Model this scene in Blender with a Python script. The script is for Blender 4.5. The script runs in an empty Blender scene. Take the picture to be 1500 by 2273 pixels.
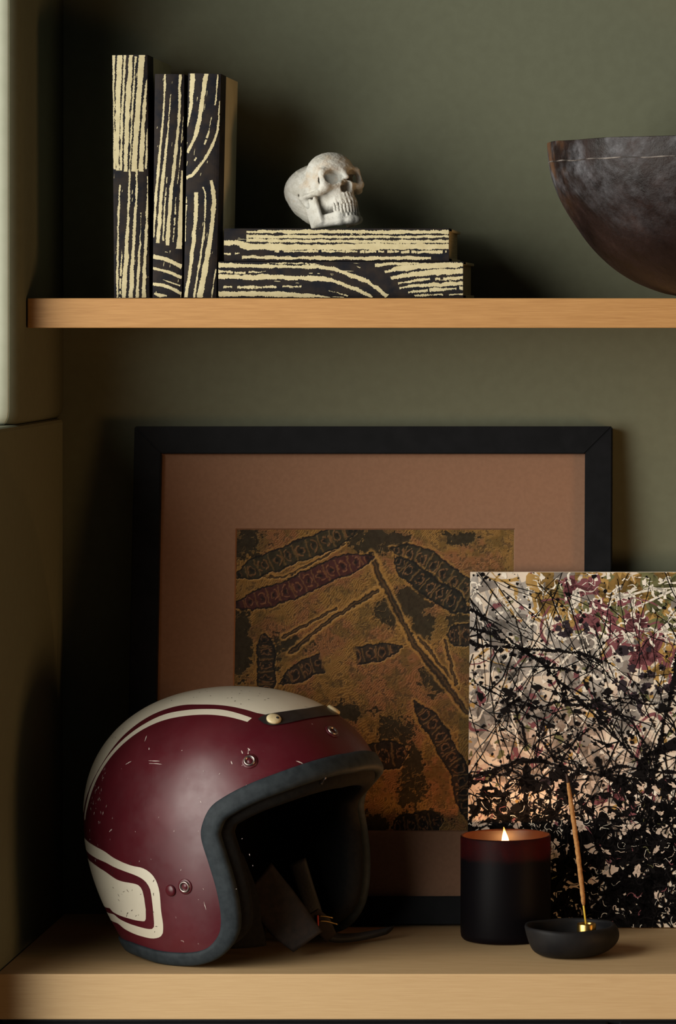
import bpy, bmesh, math, random
import numpy as np
from mathutils import Vector, Matrix

# ------------------------------------------------------------------ camera, light, exposure
SC = bpy.context.scene
COL = SC.collection
cd = bpy.data.cameras.new('camera')
cam = bpy.data.objects.new('camera', cd); COL.objects.link(cam)
cam.location = (0.687, -3.85, 1.409)
cam.rotation_euler = (math.pi/2, 0, 0)
cd.sensor_fit = 'VERTICAL'; cd.sensor_height = 36.0; cd.sensor_width = 24.0
cd.lens = 36.0*8460/2273
cd.shift_x = -(1650-750)/2273; cd.shift_y = -(1136.5-690)/2273
cd.clip_start = 0.05; cd.clip_end = 50
SC.camera = cam

w = bpy.data.worlds.new('room_dusk'); SC.world = w; w.use_nodes = True
w.node_tree.nodes['Background'].inputs[0].default_value = (0.62, 0.66, 0.70, 1)
w.node_tree.nodes['Background'].inputs[1].default_value = 0.03

def area_light(name, loc, target, sx, sy, power, col):
    l = bpy.data.lights.new(name, 'AREA'); l.shape = 'RECTANGLE'; l.size = sx; l.size_y = sy
    l.energy = power; l.color = col
    o = bpy.data.objects.new(name, l); COL.objects.link(o); o.location = loc
    d = Vector(target)-Vector(loc); o.rotation_euler = d.to_track_quat('-Z', 'Z').to_euler()
    return o
# unseen tall window, assumed on the left side as the daylight source
area_light('assumed_window_daylight', (-1.42, -1.70, 1.62), (0.35, -0.1, 1.12), 1.9, 2.5, 116, (1.0, 0.96, 0.87))
# unseen warm lamp, assumed; added at the right to fill right-facing sides
area_light('assumed_warm_fill', (1.80, -1.00, 0.88), (0.4, -0.1, 1.05), 0.35, 0.45, 7.0, (1.0, 0.55, 0.22))

vs = SC.view_settings
vs.view_transform = 'Standard'; vs.look = 'None'; vs.gamma = 1.0; vs.use_curve_mapping = False
vs.exposure = 0.0

# ------------------------------------------------------------------ helpers
def s2l(c):
    return tuple((x/12.92 if x <= 0.04045 else ((x+0.055)/1.055)**2.4) for x in [v/255 for v in c])

def raw(name, verts, faces, mats=(), smooth=False, fmat=None):
    me = bpy.data.meshes.new(name)
    me.from_pydata([tuple(map(float, v)) for v in verts], [], [tuple(map(int, f)) for f in faces])
    for m in (mats if isinstance(mats, (list, tuple)) else [mats]): me.materials.append(m)
    if smooth: me.polygons.foreach_set('use_smooth', [True]*len(me.polygons))
    if fmat is not None: me.polygons.foreach_set('material_index', list(fmat))
    me.update()
    return me

def obj(name, me, parent=None, loc=(0, 0, 0), rot=(0, 0, 0), **tags):
    o = bpy.data.objects.new(name, me); COL.objects.link(o)
    o.location = loc; o.rotation_euler = rot
    if parent is not None: o.parent = parent
    for k, v in tags.items(): o[k] = v
    return o

def thing(name, label, cat, loc=(0, 0, 0), rot=(0, 0, 0), group=None):
    o = obj(name, None, None, loc, rot, label=label, category=cat)
    o.empty_display_size = 0.03
    if group: o['group'] = group
    return o

def box_me(name, x0, x1, y0, y1, z0, z1, m, bev=0.0, seg=2):
    bm = bmesh.new(); bmesh.ops.create_cube(bm, size=1)
    for v in bm.verts:
        v.co = ((x0+x1)/2+v.co.x*(x1-x0), (y0+y1)/2+v.co.y*(y1-y0), (z0+z1)/2+v.co.z*(z1-z0))
    if bev > 0:
        bmesh.ops.bevel(bm, geom=bm.edges[:], offset=bev, segments=seg, profile=0.5, affect='EDGES')
    me = bpy.data.meshes.new(name); bm.to_mesh(me); bm.free(); me.materials.append(m)
    return me

def lathe_me(name, prof, m, n=72, smooth=True, warp=None):
    vs_, fs = [], []
    for k, (r, z) in enumerate(prof):
        for i in range(n):
            a = 2*math.pi*i/n
            p = [r*math.cos(a), r*math.sin(a), z]
            if warp: p = warp(p, a, k)
            vs_.append(p)
    for k in range(len(prof)-1):
        for i in range(n):
            j = (i+1) % n
            fs.append((k*n+i, k*n+j, (k+1)*n+j, (k+1)*n+i))
    if prof[0][0] > 1e-5: fs.append(tuple(range(n-1, -1, -1)))
    if prof[-1][0] > 1e-5: fs.append(tuple((len(prof)-1)*n+i for i in range(n)))
    me = raw(name, vs_, fs, m, smooth)
    bm = bmesh.new(); bm.from_mesh(me); bmesh.ops.remove_doubles(bm, verts=bm.verts[:], dist=1e-6)
    bmesh.ops.recalc_face_normals(bm, faces=bm.faces[:]); bm.to_mesh(me); bm.free()
    return me

def catmull(pts, n, closed=False):
    P = np.array(pts, float); L = len(P)
    out = []
    segs = L if closed else L-1
    per = max(2, int(math.ceil(n/segs)))
    for i in range(segs):
        if closed: p0, p1, p2, p3 = P[(i-1) % L], P[i], P[(i+1) % L], P[(i+2) % L]
        else:
            p1, p2 = P[i], P[i+1]
            p0 = P[i-1] if i > 0 else 2*p1-p2
            p3 = P[i+2] if i+2 < L else 2*p2-p1
        for t in np.arange(per)/per:
            out.append(0.5*((2*p1)+(-p0+p2)*t+(2*p0-5*p1+4*p2-p3)*t*t+(-p0+3*p1-3*p2+p3)*t**3))
    if not closed: out.append(P[-1])
    out = np.array(out)
    # arc length resample
    Q = np.vstack([out, out[:1]]) if closed else out
    d = np.r_[0, np.cumsum(np.linalg.norm(np.diff(Q, axis=0), axis=1))]
    tt = np.linspace(0, d[-1], n+1)[:-1] if closed else np.linspace(0, d[-1], n)
    return np.stack([np.interp(tt, d, Q[:, k]) for k in range(Q.shape[1])], 1)

def tube_me(name, pts, rad, m, n=10, cap=True, smooth=True, flat=1.0, up=(0, 0, 1)):
    P = np.array(pts, float); L = len(P)
    R_ = np.full(L, rad) if np.isscalar(rad) else np.array(rad, float)
    vs_, fs = [], []
    for i in range(L):
        t = P[min(i+1, L-1)]-P[max(i-1, 0)]; t = t/np.linalg.norm(t)
        u = np.array(up, float)
        if abs(t @ u) > 0.95: u = np.array([1., 0, 0])
        a = np.cross(t, u); a /= np.linalg.norm(a); b = np.cross(a, t)
        for k in range(n):
            ph = 2*math.pi*k/n
            vs_.append(P[i]+R_[i]*(math.cos(ph)*a+flat*math.sin(ph)*b))
    for i in range(L-1):
        for k in range(n):
            j = (k+1) % n
            fs.append((i*n+k, i*n+j, (i+1)*n+j, (i+1)*n+k))
    if cap:
        fs.append(tuple(range(n-1, -1, -1))); fs.append(tuple((L-1)*n+k for k in range(n)))
    return raw(name, vs_, fs, m, smooth)

def sweep_me(name, rows, m, closed_u=False, closed_v=False, smooth=True):
    """rows: list of equal length point lists"""
    n = len(rows[0]); L = len(rows); vs_ = [p for r in rows for p in r]; fs = []
    for i in range(L if closed_u else L-1):
        i2 = (i+1) % L
        for k in range(n if closed_v else n-1):
            j = (k+1) % n
            fs.append((i*n+k, i*n+j, i2*n+j, i2*n+k))
    return raw(name, vs_, fs, m, smooth)

def fix_normals(me):
    bm = bmesh.new(); bm.from_mesh(me); bmesh.ops.recalc_face_normals(bm, faces=bm.faces[:]); bm.to_mesh(me); bm.free()
    return me

# ------------------------------------------------------------------ materials
def new_mat(name):
    m = bpy.data.materials.new(name); m.use_nodes = True
    nt = m.node_tree; b = nt.nodes['Principled BSDF']
    return m, nt, b

def mapping(nt, scale=(1, 1, 1), coord='Object', rot=(0, 0, 0), loc=(0, 0, 0)):
    tc = nt.nodes.new('ShaderNodeTexCoord'); mp = nt.nodes.new('ShaderNodeMapping')
    mp.inputs['Scale'].default_value = scale; mp.inputs['Rotation'].default_value = rot; mp.inputs['Location'].default_value = loc
    nt.links.new(tc.outputs[coord], mp.inputs['Vector'])
    return mp.outputs['Vector']

def noise(nt, vec, scale, detail=4, rough=0.55, dist=0.0):
    n = nt.nodes.new('ShaderNodeTexNoise')
    n.inputs['Scale'].default_value = scale; n.inputs['Detail'].default_value = detail
    n.inputs['Roughness'].default_value = rough; n.inputs['Distortion'].default_value = dist
    nt.links.new(vec, n.inputs['Vector'])
    return n.outputs['Fac']

def ramp(nt, fac, stops, interp='LINEAR'):
    r = nt.nodes.new('ShaderNodeValToRGB'); r.color_ramp.interpolation = interp
    el = r.color_ramp.elements
    while len(el) < len(stops): el.new(0.5)
    for e, (p, c) in zip(el, stops): e.position = p; e.color = tuple(c)+((1,) if len(c) == 3 else ())
    nt.links.new(fac, r.inputs['Fac'])
    return r.outputs['Color']

def mix(nt, fac, a, b, mode='MIX'):
    n = nt.nodes.new('ShaderNodeMix'); n.data_type = 'RGBA'; n.blend_type = mode
    for sock, v in ((n.inputs[0], fac), (n.inputs[6], a), (n.inputs[7], b)):
        if hasattr(v, 'is_linked'): nt.links.new(v, sock)
        elif isinstance(v, (int, float)): sock.default_value = v
        else: sock.default_value = tuple(v)+(1,)
    return n.outputs[2]

def bump(nt, b, h, strength=0.2, dist=0.002):
    n = nt.nodes.new('ShaderNodeBump'); n.inputs['Strength'].default_value = strength; n.inputs['Distance'].default_value = dist
    nt.links.new(h, n.inputs['Height']); nt.links.new(n.outputs['Normal'], b.inputs['Normal'])

def plain(name, c0, c1=None, scale=40, rough=0.6, bstr=0.1, bdist=0.0005, spec=0.5, metal=0.0, stretch=(1, 1, 1), detail=4, lo=0.35, hi=0.65):
    m, nt, b = new_mat(name)
    c1 = c1 or tuple(x*0.8 for x in c0)
    v = mapping(nt, stretch); f = noise(nt, v, scale, detail)
    nt.links.new(ramp(nt, f, [(lo, c0), (hi, c1)]), b.inputs['Base Color'])
    b.inputs['Roughness'].default_value = rough; b.inputs['Specular IOR Level'].default_value = spec; b.inputs['Metallic'].default_value = metal
    if bstr: bump(nt, b, f, bstr, bdist)
    return m

def wood_mat(name, c_light, c_mid, c_dark, rough=0.55, seed=0.0):
    m, nt, b = new_mat(name)
    v = mapping(nt, (1.6, 9, 30), loc=(seed, seed, seed))
    f1 = noise(nt, v, 2.2, 6, 0.62, 1.2)
    v2 = mapping(nt, (9, 40, 260), loc=(seed, 0, 0)); f2 = noise(nt, v2, 3.0, 4, 0.6)
    c = ramp(nt, f1, [(0.30, c_dark), (0.46, c_mid), (0.68, c_light)])
    c = mix(nt, 0.55, c, ramp(nt, f2, [(0.36, c_dark), (0.62, c_light)]), 'MIX')
    v3 = mapping(nt, (10, 14, 40)); f3 = noise(nt, v3, 2.0, 2)
    c = mix(nt, ramp(nt, f3, [(0.66, (0, 0, 0)), (0.80, (.5, .5, .5))]), c, c_dark)
    nt.links.new(c, b.inputs['Base Color'])
    b.inputs['Roughness'].default_value = rough; b.inputs['Specular IOR Level'].default_value = 0.3
    bump(nt, b, f2, 0.12, 0.0006)
    return m

M = {}
M['wall'] = plain('olive_wall_paint', (0.125, 0.131, 0.085), (0.116, 0.121, 0.078), 90, 0.75, 0.15, 0.0006, 0.25)
M['trim'] = plain('window_lit_jamb_paint', (0.45, 0.48, 0.38), (0.42, 0.45, 0.35), 60, 0.7, 0.1, 0.0005, 0.25)  # pale tone puts the window light on the jamb into its colour
M['oak'] = wood_mat('oak_shelf_wood', (0.47, 0.255, 0.092), (0.42, 0.220, 0.075), (0.345, 0.170, 0.055))
M['maple'] = wood_mat('pale_maple_wood', (0.53, 0.365, 0.19), (0.505, 0.342, 0.175), (0.462, 0.305, 0.150), seed=3.3)
M['dark'] = plain('dark_cabinet_paint', (0.012, 0.013, 0.016), (0.02, 0.02, 0.024), 20, 0.5, 0)
M['frame'] = plain('black_painted_wood', (0.0035, 0.004, 0.005), (0.006, 0.0065, 0.008), 60, 0.55, 0.1, 0.0004, 0.10)
M['mat'] = plain('brown_mat_board', (0.235, 0.130, 0.082), (0.215, 0.118, 0.074), 260, 0.9, 0.15, 0.0003, 0.1)
M['cream'] = plain('cream_print_ink', (0.56, 0.50, 0.31), (0.49, 0.43, 0.255), 140, 0.7, 0.1, 0.0003, 0.2)
M['ink'] = plain('black_print_ink', (0.007, 0.008, 0.012), (0.024, 0.018, 0.015), 70, 0.7, 0.15, 0.0004, 0.12, detail=6)
M['board'] = plain('plain_cream_cover_paper', (0.55, 0.50, 0.34), (0.49, 0.44, 0.29), 50, 0.8, 0.1, 0.0003, 0.15)
M['paper'] = plain('page_edges', (0.52, 0.46, 0.30), (0.40, 0.35, 0.22), 30, 0.9, 0.3, 0.0004, 0.1, stretch=(40, 1, 1))

# ------------------------------------------------------------------ the setting
SHELF = 0.80          # top of the thick lower shelf
USH = 1.4211          # top of the thin upper shelf
obj('wall_back', box_me('wall_back', -0.35, 1.75, 0.0, 0.06, 0.40, 2.30, M['wall']), kind='structure')
# side wall: shallow jamb above, deeper return below
ZL = 1.3005
obj('wall_left', box_me('wall_left', -0.35, 0.0, -0.415, 0.0, 0.40, ZL, M['wall'], 0.004), kind='structure')
# upper jamb turns the corner in a soft curve; its front is coloured paler as window light
CR, CY, SEAM = 0.020, -0.246, 11
ARC = [(-CR+CR*math.sin(math.pi/2*k/28), CY+CR-CR*math.cos(math.pi/2*k/28)) for k in range(29)]
def extrude_z(name, prof, zs, m):
    rows = [[(x-i, y+i*0.6 if y < -0.2 else y, z) for x, y in prof] for z, i in zs]
    me = sweep_me(name, rows, m, closed_v=True)
    bm = bmesh.new(); bm.from_mesh(me); bmesh.ops.holes_fill(bm, edges=bm.edges[:]); bmesh.ops.recalc_face_normals(bm, faces=bm.faces[:]); bm.to_mesh(me); bm.free()
    return me
ZS = [(ZL+0.0005, 0.006), (ZL+0.003, 0.003), (ZL+0.008, 0.0008), (ZL+0.014, 0.0), (1.8, 0.0), (2.30, 0.0)]
x_s, y_s = ARC[SEAM]
obj('wall_left_upper', extrude_z('wall_left_upper', ARC[SEAM:]+[(0, -0.1), (0, 0), (-0.35, 0), (-0.35, -0.2), (x_s-0.01, -0.2)], ZS, M['wall']), kind='structure')
obj('lit_jamb_front', extrude_z('lit_jamb_front', [(-0.35, -0.2005), (-0.35, CY)]+ARC[:SEAM+1]+[(x_s-0.0105, -0.2005)], ZS, M['trim']), kind='structure')

obj('upper_shelf', box_me('upper_shelf', 0.0012, 1.70, -0.20, -0.0008, USH-0.0285, USH, M['oak'], 0.0009), label='thin orange-brown oak shelf carrying the books, skull and wooden bowl', category='shelf')
obj('lower_shelf', box_me('lower_shelf', 0.001, 1.70, -0.35, -0.0008, SHELF-0.042, SHELF, M['maple'], 0.0012), label='thick pale wooden shelf carrying the helmet, framed print and candle', category='shelf')
cabt = thing('base_cabinet', 'dark cabinet just visible beneath the thick lower shelf', 'cabinet', (0, 0, 0.42))
obj('cabinet_body', box_me('cabinet_body', 0.002, 1.70, -0.330, -0.002, 0.0, 0.3375, M['dark'], 0.001), cabt)
for i in range(3):
    obj('cabinet_door', box_me('cabinet_door', 0.006+i*0.566, 0.562+i*0.566, -0.346, -0.3305, 0.0, 0.333, plain('cabinet_door_paint', (0.05, 0.055, 0.065), (0.035, 0.04, 0.05), 30, 0.4, 0), 0.002), cabt)

# ------------------------------------------------------------------ ribbons of print
def ribbon(poly, rng, jag, step, surf, verts, faces, wscale=1.0, brk=0.0):
    """poly: (a, b, width) rows in print coordinates; surf maps (a, b) to a point; jagged lino-cut edges"""
    P = np.array(poly, float)
    L = np.sum(np.linalg.norm(np.diff(P[:, :2], axis=0), axis=1))
    n = max(6, int(L/step))
    Q = catmull(P, n)
    T = np.gradient(Q[:, :2], axis=0); T /= np.maximum(np.linalg.norm(T, axis=1, keepdims=True), 1e-9)
    N = np.stack([-T[:, 1], T[:, 0]], 1)
    def rough():
        a = rng.normal(0, 1, n); b = np.interp(np.arange(n), np.arange(0, n+8, 8), rng.normal(0, 1, len(range(0, n+8, 8))))
        return (0.55*a+0.8*b)*jag
    A = Q[:, :2]+N*(Q[:, 2:3]*wscale/2+rough()[:, None])
    B = Q[:, :2]-N*(Q[:, 2:3]*wscale/2+rough()[:, None])
    base = len(verts)
    for i in range(n):
        verts.append(surf(*A[i])); verts.append(surf(*(0.5*(A[i]+B[i])))); verts.append(surf(*B[i]))
    keep = np.ones(n, bool)
    if brk > 0:
        k = np.interp(np.arange(n), np.arange(0, n+5, 5), rng.random(len(range(0, n+5, 5))))
        keep = k > brk
    for i in range(n-1):
        if not keep[i]: continue
        o = base+i*3
        faces.append((o, o+1, o+4, o+3)); faces.append((o+1, o+2, o+5, o+4))

# ------------------------------------------------------------------ books
# prints: along = (v, u, w) columns running down the spine, across = (u, v, w) strokes; v from the head down, u across
PA = dict(along=[
 [(0,.04,.09),(.2,.03,.05),(.47,.04,.06)], [(0,.215,.15),(.25,.14,.15),(.475,.115,.09)], [(0,.38,.06),(.25,.275,.07),(.475,.225,.08)],
 [(0,.54,.13),(.25,.43,.13),(.48,.355,.10)], [(0,.68,.035),(.25,.565,.04),(.48,.475,.03)], [(0,.86,.14),(.25,.72,.15),(.48,.60,.15)],
 [(.1,1.0,.05),(.25,.90,.10),(.48,.80,.13)], [(.3,1.0,.04),(.47,.95,.07)],
 [(.53,.19,.012),(.56,.18,.05),(.75,.12,.05),(1,.08,.06)], [(.47,.49,.05),(.6,.45,.06),(.8,.37,.10),(1,.27,.13)],
 [(.47,.69,.05),(.6,.66,.06),(.8,.56,.09),(1,.47,.12)], [(.65,.80,.01),(.75,.77,.04),(.9,.70,.08),(1,.66,.10)],
 [(.5,1.0,.03),(.7,.95,.07),(1,.85,.12)], [(.8,.23,.012),(.9,.19,.05),(1,.16,.04)]], across=[])
PB = dict(along=[
 [(0,.36,.07),(.21,.30,.07),(.38,.18,.10),(.54,.08,.09),(.73,.02,.06)],
 [(.09,.56,.03),(.25,.48,.045),(.38,.38,.10),(.54,.27,.12),(.755,.16,.12)],
 [(0,.88,.09),(.21,.84,.09),(.38,.73,.12),(.54,.60,.12),(.765,.50,.13)],
 [(.19,1.0,.015),(.38,.90,.03),(.49,.83,.02)], [(.43,.98,.06),(.6,.95,.13),(.78,.90,.18)],
 [(.46,.47,.02),(.58,.40,.05),(.745,.34,.04)], [(.55,.78,.03),(.65,.74,.05),(.75,.70,.03)]],
 across=[[(0,.815,.019),(.5,.83,.017),(1,.86,.018)], [(0,.868,.012),(.5,.883,.013),(1,.908,.015)], [(.35,.917,.004),(.95,.945,.007)],
 [(0,.938,.014),(.5,.950,.014),(1,.980,.016)], [(.05,.980,.008),(.25,.988,.016),(.5,.99,.006)], [(.42,.795,.004),(.52,.797,.004)]])
PC = dict(along=[
 [(0,.13,.16),(.08,.12,.13),(.16,.08,.09),(.24,.0,.02)], [(0,.55,.13),(.13,.45,.13),(.27,.28,.11),(.355,.02,.08)],
 [(0,.93,.05),(.08,.89,.04),(.14,.85,.04)], [(.12,1.0,.03),(.25,.94,.07),(.35,.68,.075),(.435,.3,.08),(.47,.0,.09)],
 [(.19,.76,.02),(.26,.68,.045),(.32,.55,.03)], [(.375,.31,.04),(.39,.25,.05)],
 [(.53,.32,.11),(.63,.32,.12),(.79,.25,.12),(.90,.16,.10),(1,.06,.10)], [(.505,.54,.04),(.56,.62,.06),(.7,.60,.04),(.84,.48,.045),(1,.33,.05)],
 [(.475,.78,.06),(.50,.82,.11),(.57,.88,.13),(.7,.82,.14),(.84,.68,.16),(1,.50,.17)], [(.87,.98,.03),(1,.86,.035)],
 [(.55,.02,.03),(.75,.0,.05)]], across=[])
PD = dict(along=[], across=[
 [(.10,.10,.10),(.5,.09,.11),(1,.11,.11)], [(.10,.24,.10),(.5,.25,.09),(1,.25,.07)], [(.10,.37,.09),(.5,.39,.10),(1,.40,.10)],
 [(0,.45,.14),(.07,.45,.15),(.12,.55,.20),(.4,.58,.19),(.7,.56,.19),(1,.56,.16)],
 [(.22,.70,.05),(.5,.71,.06),(.99,.73,.08)], [(.08,.89,.09),(.4,.92,.10),(.92,.92,.10)], [(0,.77,.05),(.03,.79,.06),(.07,.76,.02)]])
PE = dict(along=[], across=[
 [(0,.09,.12),(.25,.12,.08),(.43,.15,.10),(.53,.33,.11),(.62,.60,.11),(.69,.97,.10)], [(0,.26,.06),(.1,.30,.05),(.22,.26,.03)],
 [(0,.41,.12),(.2,.43,.13),(.43,.48,.12),(.52,.66,.11),(.60,.87,.09),(.63,.99,.06)], [(0,.69,.07),(.12,.72,.06),(.34,.68,.03)],
 [(0,.90,.15),(.2,.90,.14),(.36,.94,.10),(.46,.99,.02)], [(.45,.80,.015),(.53,.95,.03)], [(.55,.05,.02),(.58,.16,.03)], [(.2,.03,.03),(.35,.05,.05),(.42,.09,.02)],
 [(.64,.09,.08),(.70,.06,.09),(.82,.03,.03)], [(.68,.28,.05),(.75,.18,.14),(.88,.10,.15),(1,.08,.13)], [(.705,.46,.06),(.80,.34,.15),(.9,.28,.15),(1,.26,.15)],
 [(.735,.60,.04),(.85,.49,.08),(1,.44,.07)], [(.74,.73,.04),(.85,.65,.11),(1,.60,.12)], [(.77,.86,.04),(.88,.78,.08),(1,.74,.08)], [(.80,.94,.03),(.9,.92,.03),(1,.90,.02)]])

def book(label, T, H, Dp, prints, seed, loc, rot, group, horizontal=False):
    """stands upright: thickness T along x, height H along z, spine at y=0 facing -y, fore-edge at y=Dp"""
    t = thing('book', label, 'book', loc, rot, group)
    bd = 0.0028; sq = 0.003; wrap = 0.036
    bulge = 0.0016
    def spx(x): return -bulge*(1-(2*x/T)**2)
    # spine cover: bowed front plus the two side wraps
    xs = np.linspace(-T/2, T/2, 15)
    prof = [(-T/2-0.0003, wrap), (-T/2-0.0003, 0.006), (-T/2-0.0002, 0.0015)]+[(x, spx(x)+0.0006*max(0, abs(2*x/T)-0.8)/0.2) for x in xs]+[(T/2+0.0002, 0.0015), (T/2+0.0003, 0.006), (T/2+0.0003, wrap)]
    inner = [(x*(1-0.0026/T*2) if abs(x) > 1e-6 else 0, max(y, 0.0)+0.0016 if y < 0.01 else y) for x, y in prof[::-1]]
    rows = [[(x, y, z) for x, y in prof+inner] for z in (0.0, H)]
    me = sweep_me('spine', rows, M['ink'], closed_v=True, smooth=False)
    bm = bmesh.new(); bm.from_mesh(me); bmesh.ops.holes_fill(bm, edges=bm.edges[:]); bmesh.ops.recalc_face_normals(bm, faces=bm.faces[:]); bm.to_mesh(me); bm.free()
    sp = obj('spine', me, t)
    rng = np.random.default_rng(seed)
    verts, faces = [], []
    def surf_u(v, u):          # v down the spine 0..1 scaled by H/T so strokes keep their width
        u = min(max(u, 0), 1); x = (u-0.5)*T*0.985
        vv = min(max(v*T/H, 0.001), 0.999)
        return (x, spx(x)-0.00025, H*(1-vv))
    def surf_h(uu, v):         # a lying book: its length runs along z, left end at z=0
        v = min(max(v, 0.0), 1); x = (v-0.5)*T*0.985
        zz = min(max(uu*T/H, 0.0005), 0.9995)
        return (x, spx(x)-0.00025, H*zz)
    asp = H/T
    for p in prints['along']:
        ribbon([(v*asp, u, w_) for v, u, w_ in p], rng, 0.012, 0.022, surf_u, verts, faces, brk=0.12 if max(q[2] for q in p) < 0.06 else 0.0)
    for p in prints['across']:
        if horizontal:
            ribbon([(u*asp, v, w_) for u, v, w_ in p], rng, 0.016, 0.02, surf_h, verts, faces, brk=0.22 if max(q[2] for q in p) < 0.085 else 0.0)
        else:
            ribbon([(v*asp, u, w_*asp) for u, v, w_ in p], rng, 0.012, 0.022, surf_u, verts, faces)
    # dry-brush flecks
    for _ in range(26):
        v = rng.random()*asp; u = rng.random(); l = 0.05+0.15*rng.random()
        if not horizontal: ribbon([(v, u, .008), (v+l/2, u-.01, .016), (v+l, u-.02, .006)], rng, 0.005, 0.03, surf_u, verts, faces, brk=.3)
        else: ribbon([(v, u, .008), (v+l, u, .016), (v+2*l, u+.01, .006)], rng, 0.005, 0.03, surf_h, verts, faces, brk=.3)
    obj('stripe_print', raw('stripe_print', verts, faces, M['cream']), sp, label='cream hand-printed stripes')
    for s in (-1, 1):
        x0, x1 = sorted((s*T/2, s*(T/2-bd)))
        obj('cover_board', box_me('cover_board', x0, x1, 0.0055, Dp, 0.0, H, M['board'], 0.0006), t)
    obj('page_block', box_me('page_block', -T/2+bd, T/2-bd, 0.004, Dp-sq, sq, H-sq, M['paper']), t)
    return t

GB = 'books in striped black and cream bindings'
YS = -0.18
book('tall upright book with fine vertical cream stripes, leftmost on the upper shelf', .0338, .2340, .155, PA, 1, (.0980, YS, USH+.0003), (0, -math.radians(.5), 0), GB)
book('slim upright book with mostly black spine, middle of the three standing books', .0282, .2156, .150, PB, 2, (.1320, YS+.001, USH+.0003), (0, math.radians(.58), 0), GB)
book('upright book with sweeping cream curves on its spine, right of the standing three', .0313, .2160, .124, PC, 3, (.1636, YS, USH+.0004), (0, math.radians(1.2), 0), GB)
def lying(label, T, H, prints, seed, xl, z, y):
    # spine toward the camera: local z -> world x ; local x -> world -z
    t = book(label, T, H, .150, prints, seed, (0, 0, 0), (0, 0, 0), GB, True)
    t.matrix_world = Matrix(((0, 0, 1, xl), (0, 1, 0, y), (-1, 0, 0, z+T/2+0.0004), (0, 0, 0, 1)))
    return t
lying('lying book with bold black swoosh on its spine, bottom of the stack', .0348, .2355, PE, 4, .1815, USH, YS)
lying('lying book with straight cream stripes under the skull, top of the stack', .0312, .2165, PD, 5, .1868, USH+.0356, YS+.001)
BOOKTOP = USH+.0356+.0320

# ------------------------------------------------------------------ skull (signed distance fields meshed with surface nets)
def surface_nets(F, o, h):
    """F: values on a grid, negative inside"""
    nx, ny, nz = F.shape
    ins = F < 0
    cs = [(i, j, k) for i in (0, 1) for j in (0, 1) for k in (0, 1)]
    sub = lambda A, c: A[c[0]:nx-1+c[0], c[1]:ny-1+c[1], c[2]:nz-1+c[2]]
    cnt = sum(sub(ins, c).astype(np.int8) for c in cs)
    act = (cnt > 0) & (cnt < 8)
    idx = -np.ones(act.shape, int); I = np.argwhere(act); idx[act] = np.arange(len(I))
    acc = np.zeros((len(I), 3)); num = np.zeros(len(I))
    for a in range(8):
        for b in range(a+1, 8):
            ca, cb = np.array(cs[a]), np.array(cs[b])
            if np.abs(ca-cb).sum() != 1: continue
            fa = F[I[:, 0]+ca[0], I[:, 1]+ca[1], I[:, 2]+ca[2]]; fb = F[I[:, 0]+cb[0], I[:, 1]+cb[1], I[:, 2]+cb[2]]
            x = (fa < 0) != (fb < 0)
            t = np.where(x, fa/np.where(x, fa-fb, 1), 0)
            p = ca[None]+t[:, None]*(cb-ca)[None]
            acc += np.where(x[:, None], p, 0); num += x
    V = np.array(o)+h*(I+acc/num[:, None])
    faces = []
    for ax in range(3):
        e1, e2 = [(1, 2), (2, 0), (0, 1)][ax]
        d = np.zeros(3, int); d[ax] = 1
        A = ins[:nx-d[0], :ny-d[1], :nz-d[2]]; B = ins[d[0]:, d[1]:, d[2]:]
        E_ = np.argwhere(A != B); E_ = E_[(E_[:, e1] > 0) & (E_[:, e2] > 0)]
        E_ = E_[(E_[:, 0] < nx-1) & (E_[:, 1] < ny-1) & (E_[:, 2] < nz-1)]
        u = np.zeros(3, int); u[e1] = 1; v = np.zeros(3, int); v[e2] = 1
        g = lambda q: idx[q[:, 0], q[:, 1], q[:, 2]]
        Q = np.stack([g(E_-u-v), g(E_-v), g(E_), g(E_-u)], 1)
        fl = ~A[E_[:, 0], E_[:, 1], E_[:, 2]]
        Q[fl] = Q[fl][:, ::-1]
        faces.append(Q)
    return V, np.vstack(faces)

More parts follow.
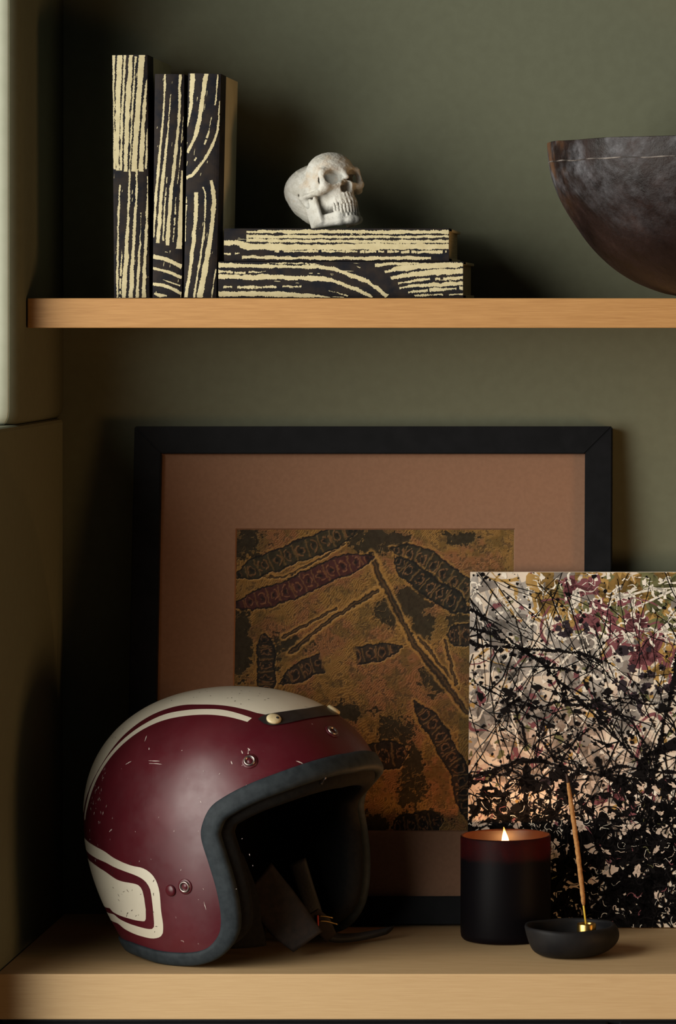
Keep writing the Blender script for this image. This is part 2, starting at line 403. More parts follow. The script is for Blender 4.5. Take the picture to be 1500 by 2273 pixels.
class Field:
    def __init__(s, lo, hi, h):
        s.o = np.array(lo, float); s.h = h
        ax = [np.arange(lo[i], hi[i]+h, h) for i in range(3)]
        s.x, s.y, s.z = [a.astype(np.float32) for a in np.meshgrid(*ax, indexing='ij')]
        s.y0 = s.y; s.y = np.abs(s.y)
        s.f = np.full(s.x.shape, 50, np.float32)
    def ell(s, c, r):
        px, py, pz = s.x-c[0], s.y-c[1], s.z-c[2]
        k0 = np.sqrt((px/r[0])**2+(py/r[1])**2+(pz/r[2])**2); k1 = np.sqrt((px/r[0]**2)**2+(py/r[1]**2)**2+(pz/r[2]**2)**2)
        return k0*(k0-1)/np.maximum(k1, 1e-4)
    def cap(s, a, b, ra, rb=None):
        rb = ra if rb is None else rb
        a = np.array(a, float); b = np.array(b, float); d = b-a
        px, py, pz = s.x-a[0], s.y-a[1], s.z-a[2]
        t = np.clip((px*d[0]+py*d[1]+pz*d[2])/(d@d), 0, 1)
        return np.sqrt((px-t*d[0])**2+(py-t*d[1])**2+(pz-t*d[2])**2)-(ra+(rb-ra)*t)
    def rbox(s, c, hs, r, tilt=0.0, yaw=0.0):
        px, py, pz = s.x-c[0], s.y-c[1], s.z-c[2]
        ct, st = math.cos(tilt), math.sin(tilt); px, pz = ct*px+st*pz, -st*px+ct*pz
        ct, st = math.cos(yaw), math.sin(yaw); px, py = ct*px+st*py, -st*px+ct*py
        q = [np.abs(px)-hs[0]+r, np.abs(py)-hs[1]+r, np.abs(pz)-hs[2]+r]
        return np.sqrt(sum(np.maximum(k, 0)**2 for k in q))+np.minimum(np.maximum(np.maximum(q[0], q[1]), q[2]), 0)-r
    def add(s, d, k=0.6):
        h = np.clip(0.5+0.5*(d-s.f)/k, 0, 1); s.f = d*(1-h)+s.f*h-k*h*(1-h)
    def sub(s, d, k=0.4):
        h = np.clip(0.5-0.5*(s.f+d)/k, 0, 1); s.f = s.f*(1-h)-d*h+k*h*(1-h)
    def mesh(s, name, m, scale):
        V, Fc = surface_nets(s.f, s.o, s.h)
        return raw(name, V*scale, Fc, m, True)

def stone_mat():
    m, nt, b = new_mat('chalky_cast_stone')
    v = mapping(nt)
    f1 = noise(nt, v, 55, 5, 0.6); f2 = noise(nt, v, 260, 6, 0.72); f3 = noise(nt, v, 34, 4, 0.6)
    c = ramp(nt, f1, [(0.33, (0.44, 0.42, 0.36)), (0.52, (0.62, 0.61, 0.56)), (0.7, (0.55, 0.56, 0.52))])
    c = mix(nt, ramp(nt, f3, [(0.56, (0, 0, 0)), (0.68, (.65, .65, .65))]), c, (0.50, 0.36, 0.22))
    c = mix(nt, ramp(nt, f2, [(0.60, (0, 0, 0)), (0.72, (.6, .6, .6))]), c, (0.30, 0.27, 0.20))
    nt.links.new(c, b.inputs['Base Color']); b.inputs['Roughness'].default_value = 0.85; b.inputs['Specular IOR Level'].default_value = 0.2
    bump(nt, b, f2, 0.9, 0.0016)
    return m
M['stone'] = stone_mat()

def skull():
    S = 0.00345
    Fd = Field((-11.6, -8.8, -9.6), (11.2, 8.8, 12.0), 0.17)
    A, E, Cp = Fd.add, Fd.ell, Fd.cap
    A(E((-2.9, 0, 1.5), (8.0, 7.4, 6.6)), .1)                     # back of the head
    A(E((3.5, 0, 4.2), (5.2, 5.7, 5.2)), .6)                      # forehead
    A(E((-3.6, 0, -1.6), (6.2, 6.4, 5.6)), 1.0)
    A(E((.8, 0, -4.6), (4.8, 4.8, 3.6)), .8)
    A(E((-2.4, 0, -4.6), (5.0, 5.4, 4.6)), 1.0)
    A(E((2.6, 0, .6), (5.0, 5.9, 4.6)), .8)                       # temples
    A(Cp((7.7, 1.0, 3.6), (7.0, 4.6, 3.2), .85, .85), 1.2)        # brow
    A(E((5.2, 0, -2.6), (3.6, 3.5, 4.4)), 1.2)                    # midface
    A(E((5.2, 0, -5.3), (4.0, 3.25, 1.8)), .9)                    # tooth-bearing arch
    A(Cp((8.1, 1.4, -.9), (6.9, 4.6, -1.1), .8, 1.0), .8)         # lower orbital rim
    A(Cp((6.9, 4.7, -1.4), (5.2, 5.6, -2.1), 1.1, 1.0), .8)       # cheekbone
    A(Cp((7.0, 5.15, -.9), (6.9, 4.9, 2.9), .95, .9), .8)           # outer orbital rim
    A(Cp((5.2, 5.8, -2.1), (-.6, 6.5, -1.8), .75, .6), .7)        # arch to the ear
    A(Cp((8.0, 0, 3.2), (9.25, 0, .7), .85, .62), 1.0)            # nasal bridge
    A(Cp((-.8, 5.6, -1.0), (0, 5.4, -4.3), 1.3, .8), .8)          # mastoid
    A(Cp((-1.7, 5.4, 6.0), (-1.7, 0, 7.9), .32), .6)              # ridge over the crown
    A(Cp((3.0, 5.4, 5.2), (6.3, 4.9, 3.4), .2, .3), .7)           # temporal line
    Fd.sub(E((6.9, 3.1, 1.15), (4.4, 2.05, 2.0)), .4)            # orbits
    Fd.sub(Cp((7.2, 2.95, 1.0), (0.0, 2.3, .4), 1.75, 1.6), .3)
    Fd.sub(Cp((9.6, .30, -.5), (9.0, .78, -2.5), .62, 1.1), .3)   # nose opening
    Fd.sub(E((7.6, .6, -1.7), (2.6, .95, 1.6)), .2)
    Fd.sub(E((8.4, 4.1, -4.2), (1.4, 1.5, 1.7)), .9)              # hollow under the cheekbone
    Fd.sub(Cp((4.0, 5.6, -6.6), (3.6, 5.4, -3.7), 1.2, .8), .5)   # behind the cheekbone
    Fd.sub(Cp((-1.2, 7.4, -.9), (-1.2, 5.8, -.9), .4), .3)        # ear hole
    for y in np.arange(.45, 3.4, .8):                             # root ridges
        x = 5.2+3.95*math.sqrt(max(0, 1-(y/3.3)**2)); A(Cp((x, y, -6.4), (x-.45, y*.92, -3.4), .36, .16), .18)
    # fine weathering
    Fd.f += (.06*np.sin(Fd.x*3.1+1)*np.sin(Fd.y0*2.7)*np.sin(Fd.z*3.3+.5)+.05*np.sin(Fd.x*6.3+2*np.sin(Fd.z*2))*np.sin(Fd.y0*5.9+1)*np.sin(Fd.z*6.7)).astype(np.float32)
    t = thing('skull', 'small off-white stone skull resting on the stacked books', 'skull')
    obj('cranium', Fd.mesh('cranium', M['stone'], S), t)
    Fd = Field((-3, -7.6, -13.2), (11, 7.6, -1.0), 0.2)
    A, E, Cp = Fd.add, Fd.ell, Fd.cap
    A(Cp((7.7, 0, -10.9), (6.7, 2.5, -10.8), 1.25, 1.2), .1)
    A(Cp((6.7, 2.5, -10.8), (1.7, 5.0, -9.9), 1.2, 1.15), .5)
    A(Cp((7.9, 0, -8.9), (6.7, 2.3, -8.9), .85, .85), .9); A(Cp((6.7, 2.3, -8.9), (3.0, 4.1, -8.6), .85, .8), .9)
    A(E((8.3, .7, -11.2), (1.0, 1.3, .95)), .7)
    A(Fd.rbox((1.2, 5.25, -6.4), (2.5, .5, 4.2), .42, tilt=.10, yaw=.06), .6)
    Fd.sub(E((2.0, 5.2, -1.6), (.9, 2.0, 1.5)), .5)
    for y in np.arange(.45, 3.4, .85):
        x = 5.0+3.7*math.sqrt(max(0, 1-(y/3.3)**2)); A(Cp((x, y, -8.2), (x-.1, y, -9.9), .3, .15), .25)
    obj('mandible', Fd.mesh('mandible', M['stone'], S), t)
    tv = lathe_me('tooth', [(r*S, z*S) for r, z in [(0.03, -.85), (.30, -.84), (.40, -.70), (.41, -.1), (.34, .6), (.20, 1.3), (.03, 1.7)]], M['stone'], 10)
    for up in (1, -1):
        for k in range(-6, 6):
            s = (k+.5)*.80
            # walk along the arch
            a_, b_ = (4.15, 3.25) if up == 1 else (4.0, 3.3)
            ph = s/3.5; x = 5.15+a_*math.cos(ph)*.955; y = b_*math.sin(ph)
            tilt_z = math.atan2(math.sin(ph)/b_, math.cos(ph)/a_)
            o = obj('tooth', tv, t, (x*S, y*S, (-6.75 if up == 1 else -7.95)*S), (0 if up == 1 else math.pi, 0, 0))
            o.rotation_euler = (0 if up == 1 else math.pi, 0, tilt_z)
            o.scale = (.72, .90, .80)
    pitch = math.radians(-15); yaw = math.radians(-47); roll = math.radians(4)
    Rm = Matrix.Rotation(yaw, 4, 'Z') @ Matrix.Diagonal((1.20, 1.22, 1.02, 1)) @ Matrix.Rotation(pitch, 4, 'Y') @ Matrix.Rotation(roll, 4, 'X')
    zmin = min((Rm @ v.co).z for ch in t.children if ch.name.startswith(('cranium', 'mandible')) for v in ch.data.vertices)
    t.matrix_world = Matrix.Translation((.2763, -.115, BOOKTOP-zmin+.0001)) @ Rm
skull()

# ------------------------------------------------------------------ wooden bowl
def bowl_mat():
    m, nt, b = new_mat('worn_black_lacquered_wood')
    v = mapping(nt)
    f1 = noise(nt, v, 9, 6, 0.65, 0.6); f2 = noise(nt, v, 30, 6, 0.66, 0.15); f3 = noise(nt, v, 13, 4, 0.6); f4 = noise(nt, v, 160, 3, 0.6)
    c = ramp(nt, f2, [(0.32, (0.005, 0.0025, 0.0022)), (0.55, (0.012, 0.005, 0.004)), (0.72, (0.025, 0.011, 0.008))])
    sep = nt.nodes.new('ShaderNodeSeparateXYZ'); nt.links.new(v, sep.inputs[0])
    mr = nt.nodes.new('ShaderNodeMapRange'); mr.inputs[1].default_value = 0.055; mr.inputs[2].default_value = 0.12
    nt.links.new(sep.outputs['Z'], mr.inputs[0])
    mu = nt.nodes.new('ShaderNodeMath'); mu.operation = 'MULTIPLY'
    nt.links.new(ramp(nt, f1, [(0.44, (0, 0, 0)), (0.62, (1, 1, 1))]), mu.inputs[0]); nt.links.new(mr.outputs[0], mu.inputs[1])
    f5 = noise(nt, v, 75, 6, 0.7)
    c = mix(nt, mu.outputs[0], c, ramp(nt, f5, [(0.36, (0.010, 0.010, 0.012)), (0.64, (0.15, 0.15, 0.165))]))
    mr2 = nt.nodes.new('ShaderNodeMapRange'); mr2.inputs[1].default_value = -0.130; mr2.inputs[2].default_value = -0.158
    nt.links.new(sep.outputs['X'], mr2.inputs[0])
    mu2 = nt.nodes.new('ShaderNodeMath'); mu2.operation = 'MULTIPLY'
    nt.links.new(ramp(nt, f3, [(0.50, (0, 0, 0)), (0.62, (.8, .8, .8))]), mu2.inputs[0]); mu3 = nt.nodes.new('ShaderNodeMath'); mu3.operation = 'MULTIPLY'
    nt.links.new(mr2.outputs[0], mu3.inputs[0]); nt.links.new(mr.outputs[0], mu3.inputs[1]); nt.links.new(mu3.outputs[0], mu2.inputs[1])
    c = mix(nt, mu2.outputs[0], c, (0.12, 0.052, 0.018))
    nt.links.new(c, b.inputs['Base Color'])
    nt.links.new(ramp(nt, f2, [(0.3, (.38, .38, .38)), (0.7, (.62, .62, .62))]), b.inputs['Roughness'])
    b.inputs['Specular IOR Level'].default_value = 0.28
    bump(nt, b, f5, 0.5, 0.003)
    return m
M['bowl'] = bowl_mat()
M['wear'] = plain('worn_rim_line', (0.22, 0.19, 0.17), (0.02, 0.014, 0.012), 45, 0.6, 0.2, 0.001, lo=.36, hi=.54)
def big_bowl():
    sc_ = 3.678/8460
    px = [(1500, 657), (1466, 650), (1410, 628), (1359, 596), (1312, 551.6), (1274, 500), (1244, 451), (1223.7, 402), (1216, 366), (1213, 340), (1212, 321)]
    out = [((1593-x)*sc_, 1.409+(690-y)*sc_-USH) for x, y in px]
    out = [(0.0001, 0.0), (0.028, 0.0), (out[0][0], 0.0022)]+out[1:]
    O = catmull(out, 40)
    O[:, 1] = np.maximum(O[:, 1], 0)
    rim = O[-1]
    inner = [(rim[0]+0.0001, rim[1]+0.0004), (rim[0]-0.0008, rim[1]+0.0008), (rim[0]-0.009, rim[1]+0.0008), (rim[0]-0.010, rim[1])]
    I = [(max(r-0.011, 0.0001), z+0.010+0.004*(1-r/rim[0])) for r, z in O[::-1][2:-2]]
    prof = [tuple(p) for p in O]+inner+I+[(0.0001, I[-1][1])]
    rng = random.Random(4); ph = [rng.random()*6 for _ in range(6)]
    def warp(p, a, k):
        wv = 1+0.004*math.sin(3*a+ph[0])+0.003*math.sin(7*a+ph[1])
        dz = (0.0005*math.sin(4*a+ph[2])+0.0003*math.sin(11*a+ph[3]))*min(1, max(0, p[2]/0.15))
        return [p[0]*wv, p[1]*wv, p[2]+dz]
    t = thing('wooden_bowl', 'large dark worn wooden bowl on the upper shelf', 'bowl', (.6622, -.1735, USH+.0002))
    obj('bowl_body', lathe_me('bowl_body', prof, M['bowl'], 120, warp=warp), t)
    # raised worn line below the rim
    rows = []
    zz = 1.409+(690-363)*sc_-USH
    rr = np.interp(zz, O[:, 1], O[:, 0])
    for i in range(121):
        a = 2*math.pi*i/120; wv = 1+0.004*math.sin(3*a+ph[0])+0.003*math.sin(7*a+ph[1])
        dz = (0.0005*math.sin(4*a+ph[2])+0.0003*math.sin(11*a+ph[3]))+0.0004*math.sin(23*a)
        c, s = math.cos(a)*wv, math.sin(a)*wv
        rows.append([((rr+o_)*c, (rr+o_)*s, zz+dz+h_) for o_, h_ in ((-.002, -.0008), (.0003, -.0006), (.0006, 0), (.0004, .0006), (-.001, .0008))])
    obj('rim_line', sweep_me('rim_line', rows, M['wear']), t, label='pale worn line below the rim')
big_bowl()

# ------------------------------------------------------------------ framed print
def vnoise(h, w_, cell, rng):
    gh, gw = int(h/cell)+3, int(w_/cell)+3
    g = rng.random((gh, gw))
    y = np.arange(h)/cell; x = np.arange(w_)/cell
    yi = y.astype(int); xi = x.astype(int); fy = y-yi; fx = x-xi
    fy = fy*fy*(3-2*fy); fx = fx*fx*(3-2*fx)
    a = g[yi][:, xi]; b = g[yi][:, xi+1]; c = g[yi+1][:, xi]; d = g[yi+1][:, xi+1]
    return (a*(1-fx)+b*fx)*(1-fy[:, None])+(c*(1-fx)+d*fx)*fy[:, None]
def fbm(h, w_, cell, rng, o=4):
    r = 0; a = 1; t = 0
    for k in range(o):
        r = r+a*vnoise(h, w_, max(1.01, cell/2**k), rng); t += a; a *= .55
    return r/t
def sm(x, a, b):
    t = np.clip((x-a)/(b-a), 0, 1); return t*t*(3-2*t)

def micrograph():
    """cell-like plant print: spindle pods with dark cells over hatched ochre tissue; returns colours (h, w, 3)"""
    NX, NY = 560, 608
    rng = np.random.default_rng(11)
    K = NX/1410.0
    jx = (fbm(NY, NX, 18, rng)-.5)*26; jy = (fbm(NY, NX, 18, rng)-.5)*26
    jx2 = (fbm(NY, NX, 4, rng, 2)-.5)*9; jy2 = (fbm(NY, NX, 5, rng, 2)-.5)*9
    Y, X = np.mgrid[0:NY, 0:NX].astype(float); X0 = X/K+52; Y0 = Y/K+48
    X = X0+jx+jx2; Y = Y0+jy+jy2
    def line(pts):
        best = np.full(X.shape, 1e9); tt = np.zeros(X.shape); acc = 0
        P = np.array(pts, float); L = np.linalg.norm(np.diff(P, axis=0), axis=1); tot = L.sum()
        for i in range(len(P)-1):
            d = P[i+1]-P[i]; t = np.clip(((X-P[i, 0])*d[0]+(Y-P[i, 1])*d[1])/(d@d), 0, 1)
            ds = np.hypot(X-P[i, 0]-t*d[0], Y-P[i, 1]-t*d[1])
            m = ds < best; best = np.where(m, ds, best); tt = np.where(m, (acc+t*L[i])/tot, tt); acc += L[i]
        return best, tt, tot
    # tissue
    n1 = fbm(NY, NX, 70, rng); n2 = fbm(NY, NX, 26, rng); n3 = fbm(NY, NX, 6, rng, 3)
    ang = 0.9+1.2*(fbm(NY, NX, 120, rng, 2)-.5)
    ph = (X*np.cos(ang)+Y*np.sin(ang))
    hatch = .5+.5*np.sin(ph/1.75+5*n1+1.5*n3)
    col = np.zeros((NY, NX, 3))
    sgn = lambda t: np.where(np.sin(t*97.0) > -.4, 1., -1.)
    def lerp(a, b, t): return a*(1-t[..., None])+np.array(b, float)*t[..., None]
    col[:] = (132, 100, 50)
    col = lerp(col, (126, 82, 54), sm(n1, .48, .62)*.8)
    col = lerp(col, (86, 70, 32), sm(n2, .52, .72)*.7)
    col = lerp(col, (78, 52, 24), hatch*.5)
    col = lerp(col, (52, 36, 16), sm(n3, .55, .75)*.6)
    # dark hollows
    dark = np.zeros(X.shape)
    for cx, cy, rx, ry in [(760,110,170,90),(110,120,110,90),(80,640,70,200),(930,420,120,90),(840,470,110,70),(1060,800,80,110),(860,1080,90,120),(960,1320,75,150),
                           (620,980,130,50),(1010,540,70,90),(330,640,120,50),(1180,540,80,120),(1010,1520,130,60),(760,1540,80,60),(250,690,60,80),(1180,100,120,40)]:
        d = np.hypot((X-cx)/rx, (Y-cy)/ry)+(n2-.5)*1.3+(n3-.5)*.9
        dark = np.maximum(dark, 1-sm(d, .75, 1.0))
    col = lerp(col, (34, 29, 16), dark*.88)
    edge = np.exp(-((dark-.5)/.22)**2)
    col = lerp(col, (138, 102, 46), edge*.5*sm(n3, .35, .6))
    # squiggles of debris
    n5 = fbm(NY, NX, 9, rng, 2); n6 = fbm(NY, NX, 50, rng, 2)
    sq = np.exp(-((n5-.5)/.018)**2)*sm(n6, .50, .58)
    col = lerp(col, (30, 22, 12), sq*.5)
    col = lerp(col, (146, 108, 54), np.exp(-((n5-.56)/.02)**2)*sm(n6, .50, .58)*.5)
    # stems and needles
    for pts, wd in [([(735,180),(790,310),(960,640),(1130,850),(1225,980)], 15), ([(775,360),(580,480),(335,680)], 11), ([(980,600),(1180,850)], 9),
                    ([(60,300),(330,290),(600,130)], 6), ([(1110,620),(1170,840)], 8), ([(560,450),(300,600)], 8)]:
        d, t, L = line(pts)
        col = lerp(col, (150, 112, 56), np.exp(-((d-wd*1.5)/7)**2)*.75)
        col = lerp(col, (30, 22, 13), (1-sm(d, wd*.7, wd*1.15))*.85)
        col = lerp(col, (96, 68, 34), np.exp(-(d/(wd*.35))**2)*.6)
    # pods: (path, half width, tint, gaps)
    pods = [([(45,300),(250,210),(660,50)], 56, (40,36,22), None), ([(40,450),(330,360),(560,250),(745,190)], 54, (58,26,26), None),
            ([(835,150),(1000,210),(1290,420)], 62, (36,32,20), None), ([(850,200),(1010,330),(1230,470)], 52, (26,24,16), None),
            ([(280,840),(420,755),(560,700),(700,690),(900,655)], 50, (34,26,18), (.38, .64)), ([(208,585),(214,720),(222,900)], 46, (32,26,18), None),
            ([(960,920),(1080,1080),(1190,1270),(1250,1540)], 50, (30,22,15), None), ([(640,1240),(800,1200),(930,1180)], 72, (26,18,13), None),
            ([(1120,590),(1320,590)], 55, (36,28,18), None), ([(860,1560),(1110,1520)], 60, (24,18,12), None)]
    for pts, hw, tint, gap in pods:
        d, t, L = line(pts)
        wv = hw*np.clip(np.sin(np.pi*np.clip(t, .0, 1))*1.9, .05, 1)**.7
        s = d-wv
        body = 1-sm(s, -6, 2)
        if gap: g = sm(t, gap[0]-.02, gap[0]+.01)*(1-sm(t, gap[1]-.01, gap[1]+.02)); body = body*(1-g)
        col = lerp(col, (134, 98, 46), np.exp(-((s-7)/5)**2)*.85*sm(n3, .38, .60)*(1-(g if gap else 0)))
        col = lerp(col, tint, body*.93)
        col = lerp(col, (14, 10, 8), np.exp(-((s+3)/5)**2)*(body > .2)*.8)
        # cells: partitions and curled contents
        nc = max(3, int(L/62)); u = (t*nc) % 1
        wall = np.exp(-((np.minimum(u, 1-u))/.07)**2)
        col = lerp(col, (120, 88, 46), wall*body*(s < -10)*.6)
        rr = np.hypot((u-.5)*62, d*.75)
        th = np.arctan2(d*.75*sgn(t), (u-.5)*62)+np.floor(t*nc)*1.7
        th = np.mod(th, 2*np.pi); curl = np.exp(-((rr-7-3.1*th)/3.6)**2)*(1-sm(s, -16, -6))
        col = lerp(col, (128, 86, 50), curl*body*.7)
        col = lerp(col, (10, 8, 7), np.exp(-(rr/9)**2)*body*.7)
    # printed relief lines
    hgt = col.mean(2)
    g = np.zeros_like(hgt); g[1:, 1:] = hgt[1:, 1:]-hgt[:-1, :-1]
    col = np.clip(col+g[..., None]*.6+(n3-.5)[..., None]*26, 4, 235)
    return col

def framed_print():
    W_, H_, T_, rw = 0.4797, 0.494, 0.022, 0.0272
    t = thing('framed_print', 'black-framed botanical microscope print in a brown mat leaning on the wall', 'framed picture', (.0753, -.063, SHELF+.0003), (-math.radians(7.33), 0, 0))
    # local: x right, z up, front at y=-T_
    def rail(a, b, c, d, name):     # outer edge a-b, inner edge c-d (mitred)
        vs_ = []
        for (x, z) in (a, b, d, c):
            vs_ += [(x, -T_, z), (x, 0, z)]
        me = raw(name, vs_, [(0, 2, 4, 6), (1, 7, 5, 3), (0, 1, 3, 2), (2, 3, 5, 4), (4, 5, 7, 6), (6, 7, 1, 0)], M['frame'])
        fix_normals(me)
        bm = bmesh.new(); bm.from_mesh(me); bmesh.ops.bevel(bm, geom=bm.edges[:], offset=0.0009, segments=2, affect='EDGES'); bm.to_mesh(me); bm.free()
        obj(name, me, t)
    g = 0.00008
    rail((0, H_), (W_, H_), (rw-g, H_-rw), (W_-rw+g, H_-rw), 'frame_rail')
    rail((0, 0), (W_, 0), (rw-g, rw), (W_-rw+g, rw), 'frame_rail')
    rail((0, g), (0, H_-g), (rw, rw), (rw, H_-rw), 'frame_rail')
    rail((W_, g), (W_, H_-g), (W_-rw, rw), (W_-rw, H_-rw), 'frame_rail')
    ix0, ix1, iz0, iz1 = rw-.003, W_-rw+.003, rw-.003, H_-rw+.003
    wx0, wx1, wz1, wz0 = .1020, .3825, .392, .0905
    ym, yb = -.0125, -.0105
    # mat with a bevelled window
    vs_ = [(ix0, ym, iz0), (ix1, ym, iz0), (ix1, ym, iz1), (ix0, ym, iz1), (wx0, ym, wz0), (wx1, ym, wz0), (wx1, ym, wz1), (wx0, ym, wz1)]
    e = .0012; vs_ += [(wx0+e, yb, wz0+e), (wx1-e, yb, wz0+e), (wx1-e, yb, wz1-e), (wx0+e, yb, wz1-e)]
    vs_ += [(x, yb+.0005, z) for x, z in ((ix0, iz0), (ix1, iz0), (ix1, iz1), (ix0, iz1))]
    fs = []
    for i in range(4):
        j = (i+1) % 4
        fs += [(i, j, 4+j, 4+i), (4+i, 4+j, 8+j, 8+i), (12+j, 12+i, i, j)[::-1]]
    obj('mat_board', raw('mat_board', vs_, fs, M['mat']), t)
    # print sheet
    col = micrograph(); NY, NX = col.shape[:2]
    xs = np.linspace(wx0, wx1, NX); zs = np.linspace(wz1, wz0, NY)
    XX, ZZ = np.meshgrid(xs, zs)
    vv = np.stack([XX, np.full_like(XX, yb+.0003), ZZ], -1).reshape(-1, 3)
    ii = np.arange(NX*NY).reshape(NY, NX)
    q = np.stack([ii[1:, :-1], ii[1:, 1:], ii[:-1, 1:], ii[:-1, :-1]], -1).reshape(-1, 4)
    me = bpy.data.meshes.new('print_sheet')
    me.vertices.add(len(vv)); me.vertices.foreach_set('co', vv.ravel())
    me.loops.add(q.size); me.loops.foreach_set('vertex_index', q.ravel())
    me.polygons.add(len(q)); me.polygons.foreach_set('loop_start', np.arange(0, q.size, 4))
    me.update(calc_edges=True)
    ca = me.color_attributes.new('print', 'FLOAT_COLOR', 'POINT')
    c = col/255.0; lin = np.where(c <= .04045, c/12.92, ((c+.055)/1.055)**2.4)
    ca.data.foreach_set('color', np.concatenate([lin.reshape(-1, 3), np.ones((NX*NY, 1))], 1).ravel())
    m, nt, b = new_mat('printed_paper')
    at = nt.nodes.new('ShaderNodeVertexColor'); at.layer_name = 'print'
    nt.links.new(at.outputs['Color'], b.inputs['Base Color']); b.inputs['Roughness'].default_value = .7; b.inputs['Specular IOR Level'].default_value = .2
    me.materials.append(m)
    obj('print_sheet', me, t, label='ochre and brown print of pod-like plant cells')
    obj('backing_board', box_me('backing_board', ix0, ix1, -.0098, -.006, iz0, iz1, M['mat']), t)
framed_print()

# ------------------------------------------------------------------ splatter painting
def splatter():
    W_, H_, T_ = 0.36, 0.3505, 0.006
    t = thing('splatter_painting', 'unframed drip painting in black, cream and plum leaning on the frame', 'painting', (.4144, -.0870, SHELF+.0003), (-math.radians(7.33), 0, 0))
    bg = plain('painted_canvas_ground', s2l((218, 206, 188)), s2l((196, 184, 168)), 26, .6, .3, .0006, .25, detail=6)
    obj('panel', box_me('panel', 0, W_, -T_, 0, 0, H_, bg, .0005), t)
    pal = {'ochre': (172, 138, 76), 'olive': (104, 104, 66), 'grey': (164, 159, 152), 'white': (232, 227, 214), 'plum': (122, 70, 76), 'purple': (38, 26, 34), 'black': (12, 9, 10), 'pink': (206, 188, 172), 'ash': (128, 121, 114)}
    mats = {k: plain(k+'_splatter_paint', s2l(c), s2l(tuple(x*.86 for x in c)), 90, .5 if k != 'black' else .55, .2, .0004, .25 if k != 'black' else .08) for k, c in pal.items()}
    rng = np.random.default_rng(21); rr = random.Random(5)
    px = 0.36/790.0                     # one print unit
    layers = []
    def new_layer(c): layers.append((c, [], [])); return layers[-1]
    def surf_at(lv):
        y = -T_-.00008-.00006*lv
        return lambda a, b: (min(max(a, 0), 785)*px, y, min(max(b, 0), 768)*px)
    def blob(L, cx, cy, r, lv, asp=1., ang=0., n=11, rough=.35):
        sf = surf_at(lv); base = len(L[1]); L[1].append(sf(cx, cy))
        for k in range(n):
            a = 2*math.pi*k/n; q = r*(1+rough*(rr.random()-.5)*2)
            u, v = q*asp*math.cos(a), q*math.sin(a)
            L[1].append(sf(cx+u*math.cos(ang)-v*math.sin(ang), cy+u*math.sin(ang)+v*math.cos(ang)))
        for k in range(n): L[2].append((base, base+1+k, base+1+(k+1) % n))
    def stroke(L, pts, lv, jag=.5, step=4., brk=0.):
        ribbon(pts, rng, jag, step, surf_at(lv), L[1], L[2], brk=brk)
    def wander(x, y, a, n, st, curl, w0, w1):
        out = []
        for k in range(n):
            out.append((x, y, w0+(w1-w0)*k/(n-1)+abs(rr.gauss(0, .25*w0))))
            a += rr.gauss(0, curl); x += st*math.cos(a); y += st*math.sin(a)
        return out
    def R(a, b): return a+(b-a)*rr.random()
    lv = 0
    # broad ground patches: ochre top right, grey upper left, pink lower down
    for c, spots in (('pink', [(R(0, 785), R(150, 460), R(12, 40)) for _ in range(90)]), ('grey', [(R(0, 420), R(430, 760), R(8, 30)) for _ in range(85)]+[(R(0, 785), R(80, 700), R(6, 18)) for _ in range(60)]),
                     ('ochre', [(R(150, 785), 768-abs(rr.gauss(0, 48)), R(12, 36)) for _ in range(75)]+[(R(380, 785), R(540, 760), R(8, 26)) for _ in range(55)]+[(R(0, 785), R(250, 600), R(3, 8)) for _ in range(60)]),
                     ('olive', [(R(180, 560), R(640, 768), R(6, 24)) for _ in range(26)]+[(R(0, 785), R(200, 768), R(2, 7)) for _ in range(90)]),
                     ('ash', [(R(0, 785), R(100, 768), R(4, 14)) for _ in range(110)]),
                     ('plum', [(230+k*6.0+R(-50, 50), 715-k*3.6+R(-45, 45), R(5, 20)) for k in range(70)]+[(R(0, 785), R(100, 720), R(2, 9)) for _ in range(130)]+[(R(280, 420), R(240, 300), R(6, 16)) for _ in range(12)])):
        L = new_layer(c)
        for x, y, r in spots: blob(L, x, y, r, lv, R(.6, 2.2), R(0, 3.14), 13, .55)
        lv += 1
        if c in ('ochre', 'grey', 'plum'):
            for _ in range(40): stroke(L, wander(R(0, 785), R(350, 768) if c != 'ochre' else R(560, 768), R(0, 6.3), 5, R(8, 30), .5, R(2, 7), 1), lv, .8)
    L = new_layer('white')
    for _ in range(330): stroke(L, wander(R(0, 785), 768-abs(rr.gauss(0, 190)), R(0, 6.3), 5, R(3, 13), .8, R(1., 5.5), .6), lv, 1.1, 3)
    for _ in range(420): blob(L, R(0, 785), R(150, 768), R(1, 6.5), lv, R(.7, 2.6), R(0, 3.1), 11, .5)
    for x0, y0, x1, y1 in ((300, 700, 470, 735), (360, 690, 560, 760), (180, 540, 250, 610), (90, 470, 110, 380), (420, 640, 520, 600)): stroke(L, [(x0, y0, 3), ((x0+x1)/2, (y0+y1)/2+10, 5), (x1, y1, 2)], lv)
    lv += 1
    L = new_layer('purple')
    for x, y, s, n in ((205, 645, 26, 9), (400, 540, 60, 26), (470, 500, 40, 16), (330, 470, 50, 16), (600, 560, 60, 20), (150, 290, 60, 18), (560, 330, 60, 22)):
        for _ in range(n): blob(L, rr.gauss(x, s), rr.gauss(y, s*.5), R(2, 10), lv, R(.7, 2), R(0, 3), 17, .35)
    lv += 1
    L = new_layer('black')
    # main branches (photo print units, y up from the bottom edge; 768 = top)
    def U(x, y): return ((x-62)/2.74*1.0, (2210-y)/2.8)
